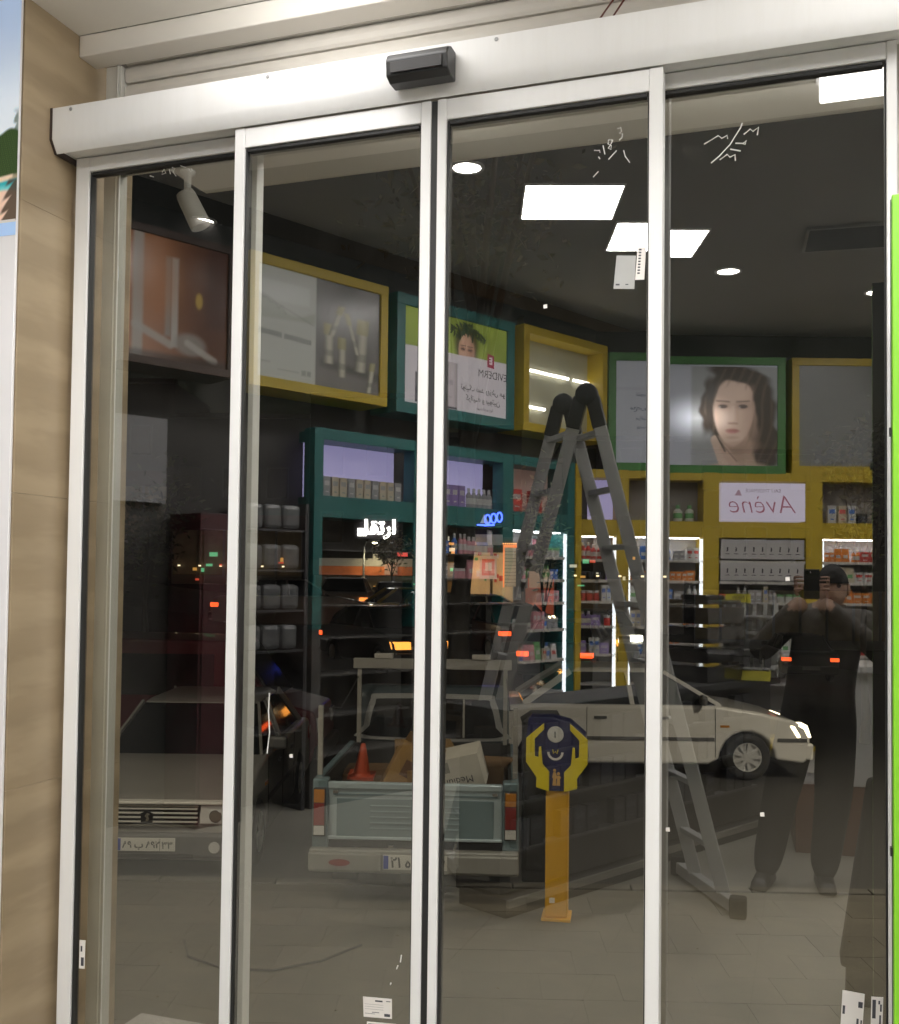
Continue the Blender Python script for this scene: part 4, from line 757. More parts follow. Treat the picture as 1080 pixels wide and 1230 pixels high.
def sedan(label, paint, loc, rz, head=HEADOFF, tail=TAILOFF, detail=True, group=None, ptext=None, sc=1.0, tailtext=None):
    t = E('parked_car' if group is None else 'street_car', label, 'car', loc, rz, group); t.scale = (sc, sc, sc)
    def arch(cx): return [(cx+.37*math.cos(PI*k/9), .27+.37*math.sin(PI*k/9)) for k in range(10)]
    prof = [(-2.16, .27), (-2.2, .44), (-2.2, .62), (-2.17, .86), (-2.08, .95), (-1.5, .985), (.98, .985), (1.5, .91), (1.98, .80), (2.13, .70), (2.2, .55), (2.2, .33), (2.12, .22)]+arch(1.36)+[(.85, .2), (-.85, .2)]+arch(-1.34)
    O('body', MB().prism(prof, -.84, .84, 'y'), paint, t, bev=.055, smooth=True, segs=3)
    gl = [(-1.62, .975), (1.02, .975)], [(-.98, 1.40), (.28, 1.40)]
    O('windows', MB().hexa([(-1.62, -.77, .975), (1.02, -.77, .975), (1.02, .77, .975), (-1.62, .77, .975)], [(-.98, -.60, 1.40), (.28, -.60, 1.40), (.28, .60, 1.40), (-.98, .60, 1.40)]), DARKGLASS, t, bev=.02)
    O('roof', MB().hexa([(-1.0, -.615, 1.395), (.30, -.615, 1.395), (.30, .615, 1.395), (-1.0, .615, 1.395)], [(-.86, -.54, 1.455), (.16, -.54, 1.455), (.16, .54, 1.455), (-.86, .54, 1.455)]), paint, t, bev=.03, smooth=True)
    for sy in (-1, 1):
        for (x0, x1, w_) in ((1.02, .28, .05), (-.16, -.22, .06), (-1.62, -.98, .09)):
            O('pillar', MB().bar((x0, sy*.782, .975), (x1, sy*.612, 1.41), w_, .03, up=(0, 1, 0)), paint, t, bev=.006)
        if detail:
            O('rub_strip', box(-1.0, .92, sy*.845-.008, sy*.845+.008, .52, .565), BUMP, t); O('rub_strip', box(1.76, 2.15, sy*.843-.008, sy*.843+.008, .52, .565), BUMP, t)
            for x in (-.78, .02, .93): O('door_seam', box(x, x+.008, sy*.842-.0035, sy*.842+.0035, .3, .95), SEAM, t)
            for x in (-.68, .14): O('handle', box(x, x+.17, sy*.85-.012, sy*.85+.012, .80, .835), BUMP if x < 0 else BUMP, t, bev=.006)
            O('side_indicator', box(1.0, 1.12, sy*.843-.006, sy*.843+.006, .70, .73), AMBER, t)
            O('fuel_trim', box(-.95, .95, sy*.79-.006, sy*.79+.006, .966, .985), BUMP, t)
        mi = O('mirror', MB().box(.72, .80, sy*.80, sy*1.0, 1.0, 1.13), paint if not detail else BUMP, t, bev=.03)
        wheel(t, 1.36, sy*.755, spokes=9 if detail else 5); wheel(t, -1.34, sy*.755, spokes=9 if detail else 5)
        O('headlight', MB().hexa([(2.02, sy*.85, .575), (2.222, sy*.81, .575), (2.226, sy*.46, .575), (2.1, sy*.46, .575)], [(1.92, sy*.85, .735), (2.165, sy*.81, .74), (2.195, sy*.46, .735), (2.05, sy*.46, .735)]), head, t, bev=.01)
        O('tail_lamp', box(-2.213, -2.0, min(sy*(.50 if detail else .58), sy*.848), max(sy*(.50 if detail else .58), sy*.848), .68, .84 if detail else .79), tail, t, bev=.008)
    O('front_bumper', box(2.12, 2.245, -.84, .84, .28, .50), paint if detail and not ptext else BUMP, t, bev=.03); O('rear_bumper', box(-2.26, -2.1, -.83, .83, .32, .54), BUMP, t, bev=.03)
    gr = O('grille', box(2.10, 2.2, -.44, .44, .57, .72), M('grille_black', (.015, .015, .015), .5), t)
    for k in range(4 if detail else 2): O('grille_slat', box(2.195, 2.222, -.44, .44, .585+.038*k, .597+.038*k), M('bright_trim', (.75, .74, .70), .3, .1), gr)
    if tailtext is not None: O('number_plate', box(-2.285, -2.262, -.26, .26, .42, .53), PLATE, t)
    if ptext:
        plate(t, 2.252, 0, .345, PI/2, *ptext)
        em = O('emblem', MB().prism([(-.05, .585), (.05, .585), (.055, .665), (0, .69), (-.055, .665)], 2.223, 2.232, 'x'), BLACK, t)
        O('rampant_beast', MB().prism([(-.015, .60), (.0, .625), (-.02, .64), (.005, .672), (.03, .66), (.012, .645), (.022, .62), (.01, .60)], 2.2325, 2.236, 'x'), CHROME, em)
        O('hood_edge_glint', box(2.12, 2.226, -.80, .80, .742, .768), M('bright_trim', (.75, .74, .70), .3, .1), t, bev=.008)  # light caught by the hood edge, put in as a pale strip
        O('grille_surround', MB().box(2.2005, 2.228, -.455, .455, .722, .738).box(2.2005, 2.228, -.455, .455, .556, .57), CHROME, t)
        for sy in (-1, 1): O('lamp_reflector', MB().lathe([(.001, 2.2262), (.055, 2.2262), (.05, 2.229), (.001, 2.23)], (0, sy*.6, .645), 16, 'x'), CHROME, t)
        for sy in (-1, 1): O('fog_lamp', MB().lathe([(.001, 2.246), (.05, 2.246), (.05, 2.255), (.001, 2.257)], (0, sy*.6, .38), 14, 'x'), HEADOFF, t)
        O('lower_intake', box(2.2455, 2.25, -.42, .42, .285, .32), BLACK, t)
    return t
WPAINT = M('white_car_paint', (.72, .70, .66), .3, var=.04, scale=3, coat=.5); SPAINT = M('dull_silver_paint', (.26, .255, .24), .3, .2, var=.1, coat=.4)
sedan('white sedan side on beyond the yellow post, its headlight lit', WPAINT, (-2.40, 12.62, -1.16), R(18.5), HEADON, detail=True, sc=1.04)
sedan('silver grey sedan parked nose towards the doors, plate under its grille', SPAINT, (-6.20, 7.15, -1.17), R(-71), detail=True, ptext=('۸۹ ب ۸۹۲', '۳۳'))
DKP = M('dark_maroon_paint', (.07, .012, .014), .3, coat=.5); BKP = M('dark_blue_paint', (.02, .022, .03), .3, coat=.5); TAXI = M('yellow_taxi_paint', (.55, .36, .04), .35, coat=.4); GRP = M('pale_grey_paint', (.34, .34, .33), .35, coat=.4)
FG = 'cars out on the street'
def far_car(label, p, d, rz, paint, head=HEADOFF, tail=TAILON): return sedan(label, paint, S(p, d, road_z(p, d)), GA+rz, head, tail, False, FG, None, 1.0, '')
far_car('dark car driving off to the right, both red tail lamps lit', 9.8, 32, R(84), BKP)
far_car('pale car in the far left roadway with glowing tail lamps', -5.2, 33, R(92), GRP, tail=lamp_mat('tail_lamp_orange', (1, .28, .06), 3))
far_car('second pale car with orange lamps, right of the first in the far left roadway', -3.9, 37, R(96), GRP, tail=lamp_mat('tail_lamp_orange', (1, .28, .06), 3))
far_car('yellow taxi behind the parked pickup, lamps lit', -2.5, 30, R(20), TAXI, HEADON, tail=lamp_mat('tail_lamp_orange', (1, .28, .06), 3))
far_car('dark maroon car with red lamps in front of the lit shop', -.2, 25.5, R(112), DKP)
far_car('white car crossing side on in front of the lit shop', -.3, 34, R(8), WPAINT, HEADON)
far_car('oncoming car with two dazzling headlights', 3.35, 31, R(-88), GRP, HEADHOT)
far_car('dark car parked behind the pickup, small amber lamps glowing', -2.9, 22, R(-60), BKP, lamp_mat('amber_lamp_lit', (1, .36, .06), 3.5))
far_car('grey car parked right of the thick trunk, tail lamps lit', 1.5, 22.5, R(75), GRP)
far_car('dark car between the pickup rack and the lit shop, headlights on', -1.9, 27, R(-74), BKP, lamp_mat('warm_headlight', (1, .72, .4), 12))
far_car('pale car parked far behind the pickup cab', -5.8, 26, R(10), GRP, HEADON)
far_car('low dark car with amber front lamps near the oncoming one', 2.35, 27, R(-96), BKP, lamp_mat('amber_lamp_lit', (1, .36, .06), 3.5))

# ---- maroon van behind the silver car
VANP = -5.05
vn = E('parked_van', 'dark maroon van standing behind the silver grey car', 'van', (*S(VANP, 12.0)[:2], -1.16), GA)
VP = M('van_maroon_paint', (.12, .012, .022), .35, coat=.4)
O('body', MB().prism([(-2.1, .25), (2.05, .25), (2.15, .55), (2.1, .95), (1.5, 1.1), (.95, 1.88), (-2.0, 1.92), (-2.1, 1.8)], -.82, .82, 'y'), VP, vn, bev=.05, smooth=True)
O('windscreen', MB().hexa([(1.535, -.7, 1.12), (1.535, .7, 1.12), (1.50, .7, 1.10), (1.50, -.7, 1.10)], [(1.055, -.62, 1.80), (1.055, .62, 1.80), (1.02, .62, 1.78), (1.02, -.62, 1.78)]), DARKGLASS, vn)
for sy in (-1, 1):
    O('side_window', box(-1.9, .75, sy*.822-.006, sy*.822+.006, 1.15, 1.7), DARKGLASS, vn); O('headlight', box(2.08, 2.16, min(sy*.5, sy*.75), max(sy*.5, sy*.75), .66, .86), HEADOFF, vn, bev=.01)
    wheel(vn, 1.3, sy*.74); wheel(vn, -1.3, sy*.74)
O('bumper', box(2.1, 2.22, -.82, .82, .3, .5), BUMP, vn, bev=.03)

# ---- pickup
pk = E('pickup_truck', 'blue grey pickup truck backed up to the pavement, bed loaded with boxes', 'pickup', (-2.97, 5.06, -1.09), R(16))
TP = M('pickup_paint', (.17, .245, .27), .35, .2, var=.12, scale=5, coat=.35); TPL = M('pickup_paint_light', (.44, .54, .58), .3, .3, var=.06, coat=.35)
RACK = M('rack_grey_steel', (.36, .35, .32), .5, .2, var=.15)
tg = O('tailgate', box(-.70, .70, 0, .045, .57, 1.03), TPL, pk, bev=.012)
O('recessed_panel', box(-.63, .63, -.004, .0, .60, .90), TP, tg, bev=.002)
for z in (.655, .70, .745, .79, .835): O('pressed_rib', box(-.36, .36, -.013, -.0045, z, z+.016), TP, tg, bev=.004)
O('top_fold', box(-.70, .70, -.02, -.001, .975, 1.03), TPL, tg, bev=.01); O('lower_fold', box(-.70, .70, -.015, -.001, .575, .60), TPL, tg, bev=.006)
O('fold_line', box(-.66, .66, -.008, -.001, .925, .94), TP, tg); 
for sx in (-1, 1):
    O('latch', box(sx*.64-.02, sx*.64+.02, -.016, -.0205+.02, .94, .965), CHROME, tg)
    O('corner_post', box(min(sx*.701, sx*.83), max(sx*.701, sx*.83), -.002, .12, .50, 1.05), TP, pk, bev=.015)
    tl = O('tail_lamp', box(min(sx*.715, sx*.815), max(sx*.715, sx*.815), -.045, -.0025, .60, .985), M('lamp_housing', (.02, .02, .02), .5), pk, bev=.008)
    x0, x1 = min(sx*.722, sx*.808), max(sx*.722, sx*.808)
    O('amber_lens', box(x0, x1, -.055, -.0455, .87, .975), AMBER, tl, bev=.004); O('red_lens', box(x0, x1, -.055, -.0455, .69, .866), TAILOFF, tl, bev=.004); O('white_lens', box(x0, x1, -.055, -.0455, .612, .686), HEADOFF, tl, bev=.004)
    O('bed_side', box(min(sx*.77, sx*.83), max(sx*.77, sx*.83), .121, 2.0, .5, 1.05), TP, pk, bev=.015)
    O('dark_inner_panel', box(min(sx*.745, sx*.769), max(sx*.745, sx*.769), .13, 1.94, .551, 1.04), M('bed_floor_dark', (.03, .03, .03), .7), pk)  # dark panel added to darken the inside of the bed side
    O('rack_post', box(sx*.80-.02, sx*.80+.02, .16, .2, 1.051, 1.62), RACK, pk, bev=.003); O('rack_post', box(sx*.72-.02, sx*.72+.02, 1.88, 1.92, 1.051, 1.78), RACK, pk, bev=.003)
    O('tie_cable', MB().tube([(sx*.80, .19, 1.6), (sx*.76, 1.0, 1.50), (sx*.73, 1.9, 1.70)], .006, 5), DARKM, pk)
    O('rack_light', box(sx*.48-.09, sx*.48+.09, 1.84, 1.94, 1.882, 1.93), M('white_lamp_block', (.6, .58, .54), .4), pk, bev=.006)
    wheel(pk, sx*.0+sx*.70, 0, .32) if False else None
    O('number_lamp', box(sx*.18-.02, sx*.18+.02, -.085, -.07, .535, .55), CHROME, pk)
O('rack_beam', box(-.78, .78, 1.86, 1.92, 1.781, 1.88), RACK, pk, bev=.004)
O('bed_floor', box(-.77, .77, .05, 2.0, .5, .55), M('bed_floor_dark', (.05, .05, .05), .7), pk); O('bed_front', box(-.77, .77, 1.95, 2.0, .551, 1.05), M('bed_floor_dark'), pk)
O('rear_bumper', MB().box(-.83, .83, -.12, -.03, .34, .52).box(-.83, -.25, -.155, -.121, .36, .50).box(.27, .83, -.155, -.121, .36, .50), M('pale_bumper_steel', (.30, .30, .28), .4, .3, var=.15), pk, bev=.012)
O('reflector', MB().prism([(-.58+.085*math.cos(PI*k/10), .43+.026*math.sin(PI*k/10)) for k in range(20)], -.166, -.156, 'y'), TAILOFF, pk)
plate(pk, .02, -.122, .375, 0, '۲۱ ه', '۶۳')
O('cab', MB().prism([(2.03, .35), (4.1, .35), (4.15, .9), (3.0, 1.0), (2.75, 1.5), (2.12, 1.58), (2.03, 1.5)], -.78, .78, 'x') if False else MB().prism([(2.03, .35), (4.2, .35), (4.25, .9), (3.1, 1.02), (2.8, 1.54), (2.15, 1.60), (2.03, 1.52)], -.76, .76, 'x'), M('cab_paint', (.06, .08, .09), .35, coat=.4), pk, bev=.06, smooth=True)
O('rear_window_frame', MB().prism(smooth_loop([(-.68, 1.07), (.68, 1.07), (.69, 1.2), (.62, 1.47), (.5, 1.52), (-.5, 1.52), (-.62, 1.47), (-.69, 1.2)], 3), 2.005, 2.028, 'y'), M('window_frame_grey', (.42, .43, .43), .4, .3), pk)
rw = O('rear_window', MB().prism(smooth_loop([(-.62, 1.10), (.62, 1.10), (.63, 1.2), (.57, 1.43), (.46, 1.475), (-.46, 1.475), (-.57, 1.43), (-.63, 1.2)], 3), 1.995, 2.0045, 'y'), DARKGLASS, pk)
O('window_divider', box(-.135, -.11, 1.985, 1.9945, 1.10, 1.475), RACK, rw); O('window_divider', box(.30, .32, 1.985, 1.9945, 1.10, 1.475), RACK, rw)
for x, y in ((-.68, .92), (.68, .92), (-.68, 3.4), (.68, 3.4)):
    w = O('wheel', MB().lathe([(.2, -.09), (.28, -.092), (.315, -.07), (.315, .07), (.28, .092), (.2, .09)], n=22, ax='x', ring=True), RUBBER, pk, smooth=True, loc=(x, y, .245))
    O('rim', MB().lathe([(.001, -.07), (.2, -.07), (.2, .07), (.001, .07)], n=18, ax='x'), GREYM, w)
O('tow_hook', box(-.1, .05, -.1, -.04, .27, .335), DARKM, pk)
pkm = pk
def pkw(x, y, z): a = R(16); return (-2.97+x*math.cos(a)-y*math.sin(a), 5.06+x*math.sin(a)+y*math.cos(a), -1.09+z)
CONE = M('traffic_cone_orange', (.42, .06, .015), .5, var=.12)
tc_ = O('traffic_cone', MB().box(-.11, .11, -.11, .11, 0, .025).lathe([(.085, .025), (.07, .04), (.022, .27), (.016, .285)], n=16), CONE, None, loc=pkw(-.50, .5, .98), rot=(R(6), R(3), .3), label='orange traffic cone in the left corner of the pickup bed', cat='traffic cone')
CARD_ = M('cardboard', (.30, .18, .06), .8, var=.25, scale=5); 
bxm = O('cargo_box', MB().box(-.17, .17, -.17, .17, 0, .42), CARD_, None, bev=.006, loc=pkw(-.20, .62, .83), rot=(R(-8), R(28), R(22)), label='tilted brown cardboard box beside the orange cone in the pickup bed', cat='box')
O('flap', MB().hexa([(-.172, -.172, .421), (.172, -.172, .421), (.172, -.168, .421), (-.172, -.168, .421)], [(-.172, -.28, .50), (.172, -.28, .50), (.172, -.276, .505), (-.172, -.276, .505)]), CARD_, bxm)
O('printed_stamp', MB().poly([(-.08, -.1725, .14), (.06, -.1725, .14), (.06, -.1725, .28), (-.08, -.1725, .28)]), M('brown_ink', (.12, .06, .03), .7), bxm)
O('cargo_box', MB().box(-.2, .2, -.2, .2, 0, .32), CARD_, None, bev=.006, loc=pkw(.34, .55, .57), rot=R(12), label='brown cardboard box under the white carton in the pickup bed', cat='box')
O('cargo_box', MB().box(-.25, .25, -.2, .2, 0, .3), CARD_, None, bev=.006, loc=pkw(-.18, .6, .553), rot=R(30), label='low brown box lying at the bottom of the pickup bed', cat='box')
wc = O('white_carton', MB().box(-.24, .24, -.16, .16, 0, .30), M('white_carton_card', (.56, .54, .48), .7, var=.12), None, bev=.006, loc=pkw(.34, .50, .92), rot=(R(10), R(-14), R(10)), label='white printed carton lying upside down on boxes in the pickup bed', cat='box')
O('lettering', text_mesh('Medium', .085, INK), INK, wc, loc=(.02, -.1615, .10), rot=(PI/2, PI, 0))
O('printed_patch', MB().poly([(-.2, -.1615, .18), (-.02, -.1615, .18), (-.02, -.1615, .27), (-.2, -.1615, .27)]), M('grey_ink_patch', (.25, .25, .22), .7), wc)
O('printed_arrow', MB().poly([(.04, -.1615, .05), (.09, -.1615, .05), (.065, -.1615, .015)]), INK, wc)
for k_, (x, y, z, sx_, sy_, sz_, rx, rz_, lab) in enumerate(((-.02, 1.15, .56, .26, .2, .62, 0, 8, 'tall brown box upright against the cab window in the pickup bed'), (.60, .95, .56, .17, .2, .5, 4, -14, 'brown box standing behind the plastic bag in the pickup bed'), (.08, .45, .86, .14, .12, .2, -10, 34, 'small brown box beside the white carton in the pickup bed'), (-.55, 1.2, .56, .2, .3, .36, 0, 5, 'dark brown box behind the orange cone in the pickup bed'))):
    o = O('cargo_box', MB().box(-sx_, sx_, -sy_, sy_, 0, sz_), M('cardboard_%d' % (k_ % 2), ((.26, .16, .06), (.17, .10, .045))[k_ % 2], .8, var=.3, scale=6), None, bev=.006, loc=pkw(x, y, z), rot=(R(rx), 0, R(16+rz_)), label=lab, cat='box')
    O('packing_tape', box(-sx_*.98, sx_*.98, -sy_-.0015, -sy_-.0004, sz_*.45, sz_*.55), M('packing_tape', (.36, .27, .14), .35), o)
bg_ = O('plastic_bag', MB().lathe([(.02, 0), (.13, .01), (.17, .1), (.13, .22), (.05, .28), (.09, .33)], n=11), M('clear_plastic_bag', (.34, .27, .2), .25, var=.4, scale=9, bump=.5), None, smooth=True, loc=pkw(.62, .42, .55), rot=(0, 0, .4), label='crumpled brownish plastic bag at the right side of the pickup bed', cat='bag')

# ---- charity box
ch = E('charity_box', 'blue and yellow charity box with two yellow hands on a yellow post', 'charity box', (-1.815, 5.10, -1.0), R(9))
YP = M('post_yellow', (.66, .36, .02), .45, var=.12, scale=7, bump=.05); HY = M('hand_yellow', (.75, .62, .03), .4, var=.08); NB = M('navy_enamel', (.018, .02, .085), .3, var=.1, coat=.3)
O('post', box(-.085, .085, -.08, .10, .02, .98), YP, ch, bev=.012); O('foot_plate', box(-.11, .11, -.11, .13, 0, .02), YP, ch); O('post_sticker', box(-.05, -.01, -.0812, -.0801, .13, .17), PAPER, ch)
def cp(x, y): return ((x-545)/795*.475, 1.535-(y-105)/985*.56)
O('box_body', MB().prism([cp(*p) for p in [(180, 110), (480, 105), (580, 130), (700, 160), (900, 340), (935, 680), (830, 870), (820, 1020), (640, 1085), (440, 1085), (285, 1040), (285, 900), (150, 700), (150, 380)]], -.10, .13, 'y'), NB, ch, bev=.008)
lh = [(380, 180), (155, 385), (155, 705), (290, 905), (285, 1035), (450, 1085), (450, 825), (365, 730), (345, 495), (318, 500), (312, 640), (265, 625), (262, 395), (380, 265)]
O('hand', MB().prism([cp(*p) for p in lh], -.125, -.1008, 'y'), HY, ch, bev=.003)
O('hand', MB().prism([cp(1090-x, y) for x, y in lh], -.125, -.1008, 'y'), HY, ch, bev=.003)
O('coin_disc', MB().lathe([(.001, -.112), (.056, -.112), (.062, -.108), (.062, -.1008), (.001, -.1008)], (cp(525, 330)[0], 0, cp(525, 330)[1]), 24, 'y'), M('coin_disc_white', (.6, .6, .58), .5), ch)
O('coin_slot', box(cp(520, 0)[0]-.004, cp(520, 0)[0]+.004, -.1135, -.1122, cp(0, 375)[1], cp(0, 290)[1]), BLACK, ch)
ex, ez = cp(525, 585)
ring = MB()
for k in range(9):
    a0, a1 = PI+PI*k/9, PI+PI*(k+1)/9; ring.hexa([(ex+.045*math.cos(a0), -.104, ez+.01+.045*math.sin(a0)), (ex+.062*math.cos(a0), -.104, ez+.01+.062*math.sin(a0)), (ex+.062*math.cos(a1), -.104, ez+.01+.062*math.sin(a1)), (ex+.045*math.cos(a1), -.104, ez+.01+.045*math.sin(a1))], [(ex+.045*math.cos(a0), -.101, ez+.01+.045*math.sin(a0)), (ex+.062*math.cos(a0), -.101, ez+.01+.062*math.sin(a0)), (ex+.062*math.cos(a1), -.101, ez+.01+.062*math.sin(a1)), (ex+.045*math.cos(a1), -.101, ez+.01+.045*math.sin(a1))])
O('emblem_ring', ring, PAPER, ch)
O('emblem', MB().tube([(ex-.02, -.103, ez+.03), (ex-.015, -.103, ez), (ex, -.103, ez+.015), (ex+.012, -.103, ez), (ex+.02, -.103, ez+.03)], .005, 6), HY, ch)
fg = MB()
for dx, hh in ((-.014, .11), (.016, .085)):
    fx, fz = cp(540, 1010); fg.lathe([(.001, -.1035), (.012, -.1035), (.012, -.101), (.001, -.101)], (fx+dx, 0, fz+hh+.005), 10, 'y'); fg.prism([(fx+dx-.016, fz), (fx+dx-.01, fz+.055), (fx+dx-.018, fz+.06), (fx+dx-.01, fz+hh-.01), (fx+dx+.01, fz+hh-.01), (fx+dx+.02, fz+.06), (fx+dx+.012, fz+.05), (fx+dx+.012, fz)], -.1035, -.101, 'y')
O('figures_print', fg, M('pale_orange_print', (.6, .36, .1), .5), ch)
uc = E('utility_cabinet', 'dark grey utility cabinet standing behind the charity box', 'cabinet', (-2.15, 5.95, -1.0), GA)
CG = M('cabinet_dark', (.035, .035, .034), .6)
O('body', box(-.16, .16, 0, .3, .0, 1.36), CG, uc, bev=.01); O('cap', MB().hexa([(-.175, -.015, 1.361), (.175, -.015, 1.361), (.175, .315, 1.361), (-.175, .315, 1.361)], [(-.08, .02, 1.43), (.15, .02, 1.43), (.15, .28, 1.43), (-.08, .28, 1.43)]), CG, uc)
O('door', box(-.13, .13, -.012, -.001, .1, 1.32), CG, uc, bev=.004)

# ---- trees
BARK = M('bark', (.05, .04, .03), .9, var=.4, scale=12, bump=.6, stretch=(1, 1, .25)); LEAF = [M('leaf_'+str(k), c, .55, var=.3, scale=20) for k, c in enumerate(((.06, .075, .03), (.12, .12, .055), (.04, .055, .025)))]
LIT_TINT = [M('lamplight_leaf_tint_'+str(k), c, .35, var=.3, scale=20) for k, c in enumerate(((.30, .29, .17), (.42, .40, .27), (.16, .16, .08)))]  # paler copies of the leaf colours, lamplight put into the colour
def tree(label, p, d, h, r0, crown, nl, ls, lean=(0, 0), seed=1, leaves=None):
    q = random.Random(seed); z0 = road_z(p, d)+.0; x, y, _ = S(p, d)
    t = E('street_tree', label, 'tree', (x, y, z0), q.uniform(0, 1), 'street trees')
    t.rotation_euler.z = 0
    pts = [(lean[0]*k/6+q.uniform(-.04, .04), lean[1]*k/6+q.uniform(-.04, .04), h*k/6) for k in range(7)]; pts[0] = (0, 0, -.05)
    tr_ = MB().tube(pts, [r0*(1.25 if k == 0 else 1-.10*k) for k in range(7)], 10)
    top = Vector(pts[-1]); (cz, rx, rz_) = crown; ends = []
    for k in range(7):
        a = 2*PI*k/7+q.uniform(-.3, .3); st_ = Vector(pts[4+(k % 3)]); e = Vector((top.x+rx*.75*math.cos(a), top.y+rx*.75*math.sin(a), cz+q.uniform(-.5, .6)*rz_)); m_ = st_.lerp(e, .5)+Vector((0, 0, .15*rx)); tr_.tube([st_, m_, e], [r0*.42, r0*.25, r0*.08], 6); ends += [m_, e]
    O('trunk', tr_, BARK, t, smooth=True)
    lv = MB()
    for k in range(nl):
        c = q.choice(ends) if q.random() < .75 else Vector((top.x, top.y, cz)); g = Vector((q.gauss(0, rx*.28), q.gauss(0, rx*.28), q.gauss(0, rz_*.3))); b = c+g
        u_ = Vector((q.gauss(0, 1), q.gauss(0, 1), q.gauss(0, .6))).normalized(); w_ = u_.cross(Vector((q.gauss(0, 1), q.gauss(0, 1), q.gauss(0, 1)))).normalized(); s = ls*q.uniform(.6, 1.3); lv.mi = q.randrange(3)
        lv.poly([b+u_*s, b+w_*s*.4, b-u_*s, b-w_*s*.4])
    me = bpy.data.meshes.new('crown'); me.from_pydata(lv.v, [], lv.f)
    for m in leaves or LEAF: me.materials.append(m)
    for pl, i in zip(me.polygons, lv.m): pl.material_index = i
    O('crown', me, None, t); return t
tree('thick dark tree trunk rising behind the pickup, leafy crown high above', -1.08, 12.2, 6.6, .21, (10.2, 1.9, 1.4), 1800, .10, (.15, .1), 3)
tree('slim sapling with sparse leaves coloured as if lit right of the thick trunk', .32, 15.5, 3.2, .05, (3.7, .42, 1.1), 460, .06, (.05, 0), 5, LIT_TINT)
tree('small leafy tree at the right edge above the roofline', 5.9, 15.5, 3.6, .08, (5.1, .75, .9), 800, .09, (0, 0), 8)
tree('small tree coloured as if lamp lit between the white sign and the trunk', -4.2, 39.5, 2.4, .06, (2.9, .75, .7), 500, .10, (0, 0), 14, LIT_TINT)
tree('bushy young tree behind the parked silver car', -7.1, 17, 3.0, .09, (3.6, .9, 1.0), 900, .09, (0, 0), 11)

# ---- buildings across the street
def bmat(n, c): return M('facade_'+n, [x*.3 for x in c], .8, var=.25, scale=2)
def shop_building(label, p0, p1, d, h, wall, win_lit, opening, fasc, upper=2, seed=0):
    zb = min(road_z(p0, d), road_z(p1, d))-.05; x, y, _ = S(p0, d); t = E('shop_building', label, 'building', (x, y, zb), GA, 'buildings across the street'); w = p1-p0-.02; q = random.Random(seed); t['zb'] = zb
    zb2 = max(road_z(p0, d), road_z(p1, d))-zb+.02
    g0 = zb2+.05; gh = opening
    O('wall', MB().box(0, w, .25, 6, 0, h).box(0, .25, 0, .249, 0, h).box(w-.25, w, 0, .249, 0, h).box(.2505, w-.2505, 0, .249, g0+gh, h).box(.2505, w-.2505, 0, .249, 0, g0), wall, t)
    O('fascia', box(.1, w-.1, -.14, -.002, g0+gh-.05, g0+gh+.6), fasc, t)
    n = max(1, int(w/1.1)); ww = (w-.5)/n
    for k in range(n):
        f = O('shop_window', MB().box(.25+ww*k, .25+ww*k+.06, .05, .12, g0+.01, g0+gh-.06).box(.25+ww*(k+1)-.06, .25+ww*(k+1), .05, .12, g0+.01, g0+gh-.06).box(.25+ww*k+.061, .25+ww*(k+1)-.061, .05, .12, g0+.01, g0+.4), GREYM, t)
        O('pane', box(.25+ww*k+.061, .25+ww*(k+1)-.061, .08, .09, g0+.41, g0+gh-.06), win_lit, f)
    for r in range(upper):
        for k in range(max(1, int(w/1.9))):
            wx = .5+k*1.9; wz = g0+gh+1.3+r*2.9
            if wz+1.4 > h or wx+1.0 > w: continue
            f = O('window', MB().box(wx, wx+1.0, -.03, -.002, wz, wz+.07).box(wx, wx+1.0, -.03, -.002, wz+1.33, wz+1.4).box(wx, wx+.07, -.03, -.002, wz+.071, wz+1.329).box(wx+.93, wx+1.0, -.03, -.002, wz+.071, wz+1.329), WFRM, t)
            O('pane', box(wx+.071, wx+.929, -.015, -.005, wz+.071, wz+1.329), DARKGLASS, f)
    O('roof_edge', box(-.02, w+.02, -.2, .3, h+.001, h+.2), wall, t); return t
WFRM = M('dark_window_frame', (.035, .034, .033), .7)
def glow(n, c, es): return M('window_'+n, c, .4, emit=c, es=es, var=.55, scale=2.2)
DIM = glow('dim', (.30, .24, .16), .03); WARM = glow('warm', (.8, .55, .3), .45); REDW = glow('red', (.75, .16, .08), .35); COOL = glow('cool', (.6, .66, .75), .4)
D0 = 42
b1 = shop_building('dark building at the far left of the opposite row', -30, -14.2, D0+1, 9, bmat('a', (.10, .09, .08)), DIM, 2.6, bmat('fa', (.12, .02, .02)), 2, 1)
b2 = shop_building('dark building with a dull red fascia left of the white sign', -14.2, -8, D0, 8, bmat('b', (.09, .085, .08)), DIM, 2.4, bmat('fb', (.20, .03, .02)), 2, 2)
b3 = shop_building('long low building with grey and orange bands under the white lit sign', -8, -2.9, D0, 9.5, bmat('c', (.07, .065, .065)), DIM, 1.2, bmat('fc', (.22, .20, .18)), 2, 3)
b4 = shop_building('narrow dark building behind the thick tree trunk', -2.9, -1.35, D0, 8, bmat('d', (.06, .06, .06)), DIM, 2.6, bmat('fd', (.06, .06, .07)), 2, 4)
b5 = shop_building('lit white fronted shop with a red poster in its window', -1.35, 1.15, D0, 8.6, bmat('e', (.14, .13, .12)), WARM, 3.0, bmat('fe', (.40, .38, .34)), 2, 5)
b6 = shop_building('small shop with cream and red brick front right of the lit shop', 1.15, 2.9, D0, 7.4, bmat('f', (.12, .07, .05)), REDW, 2.2, bmat('ff', (.35, .26, .16)), 1, 6)
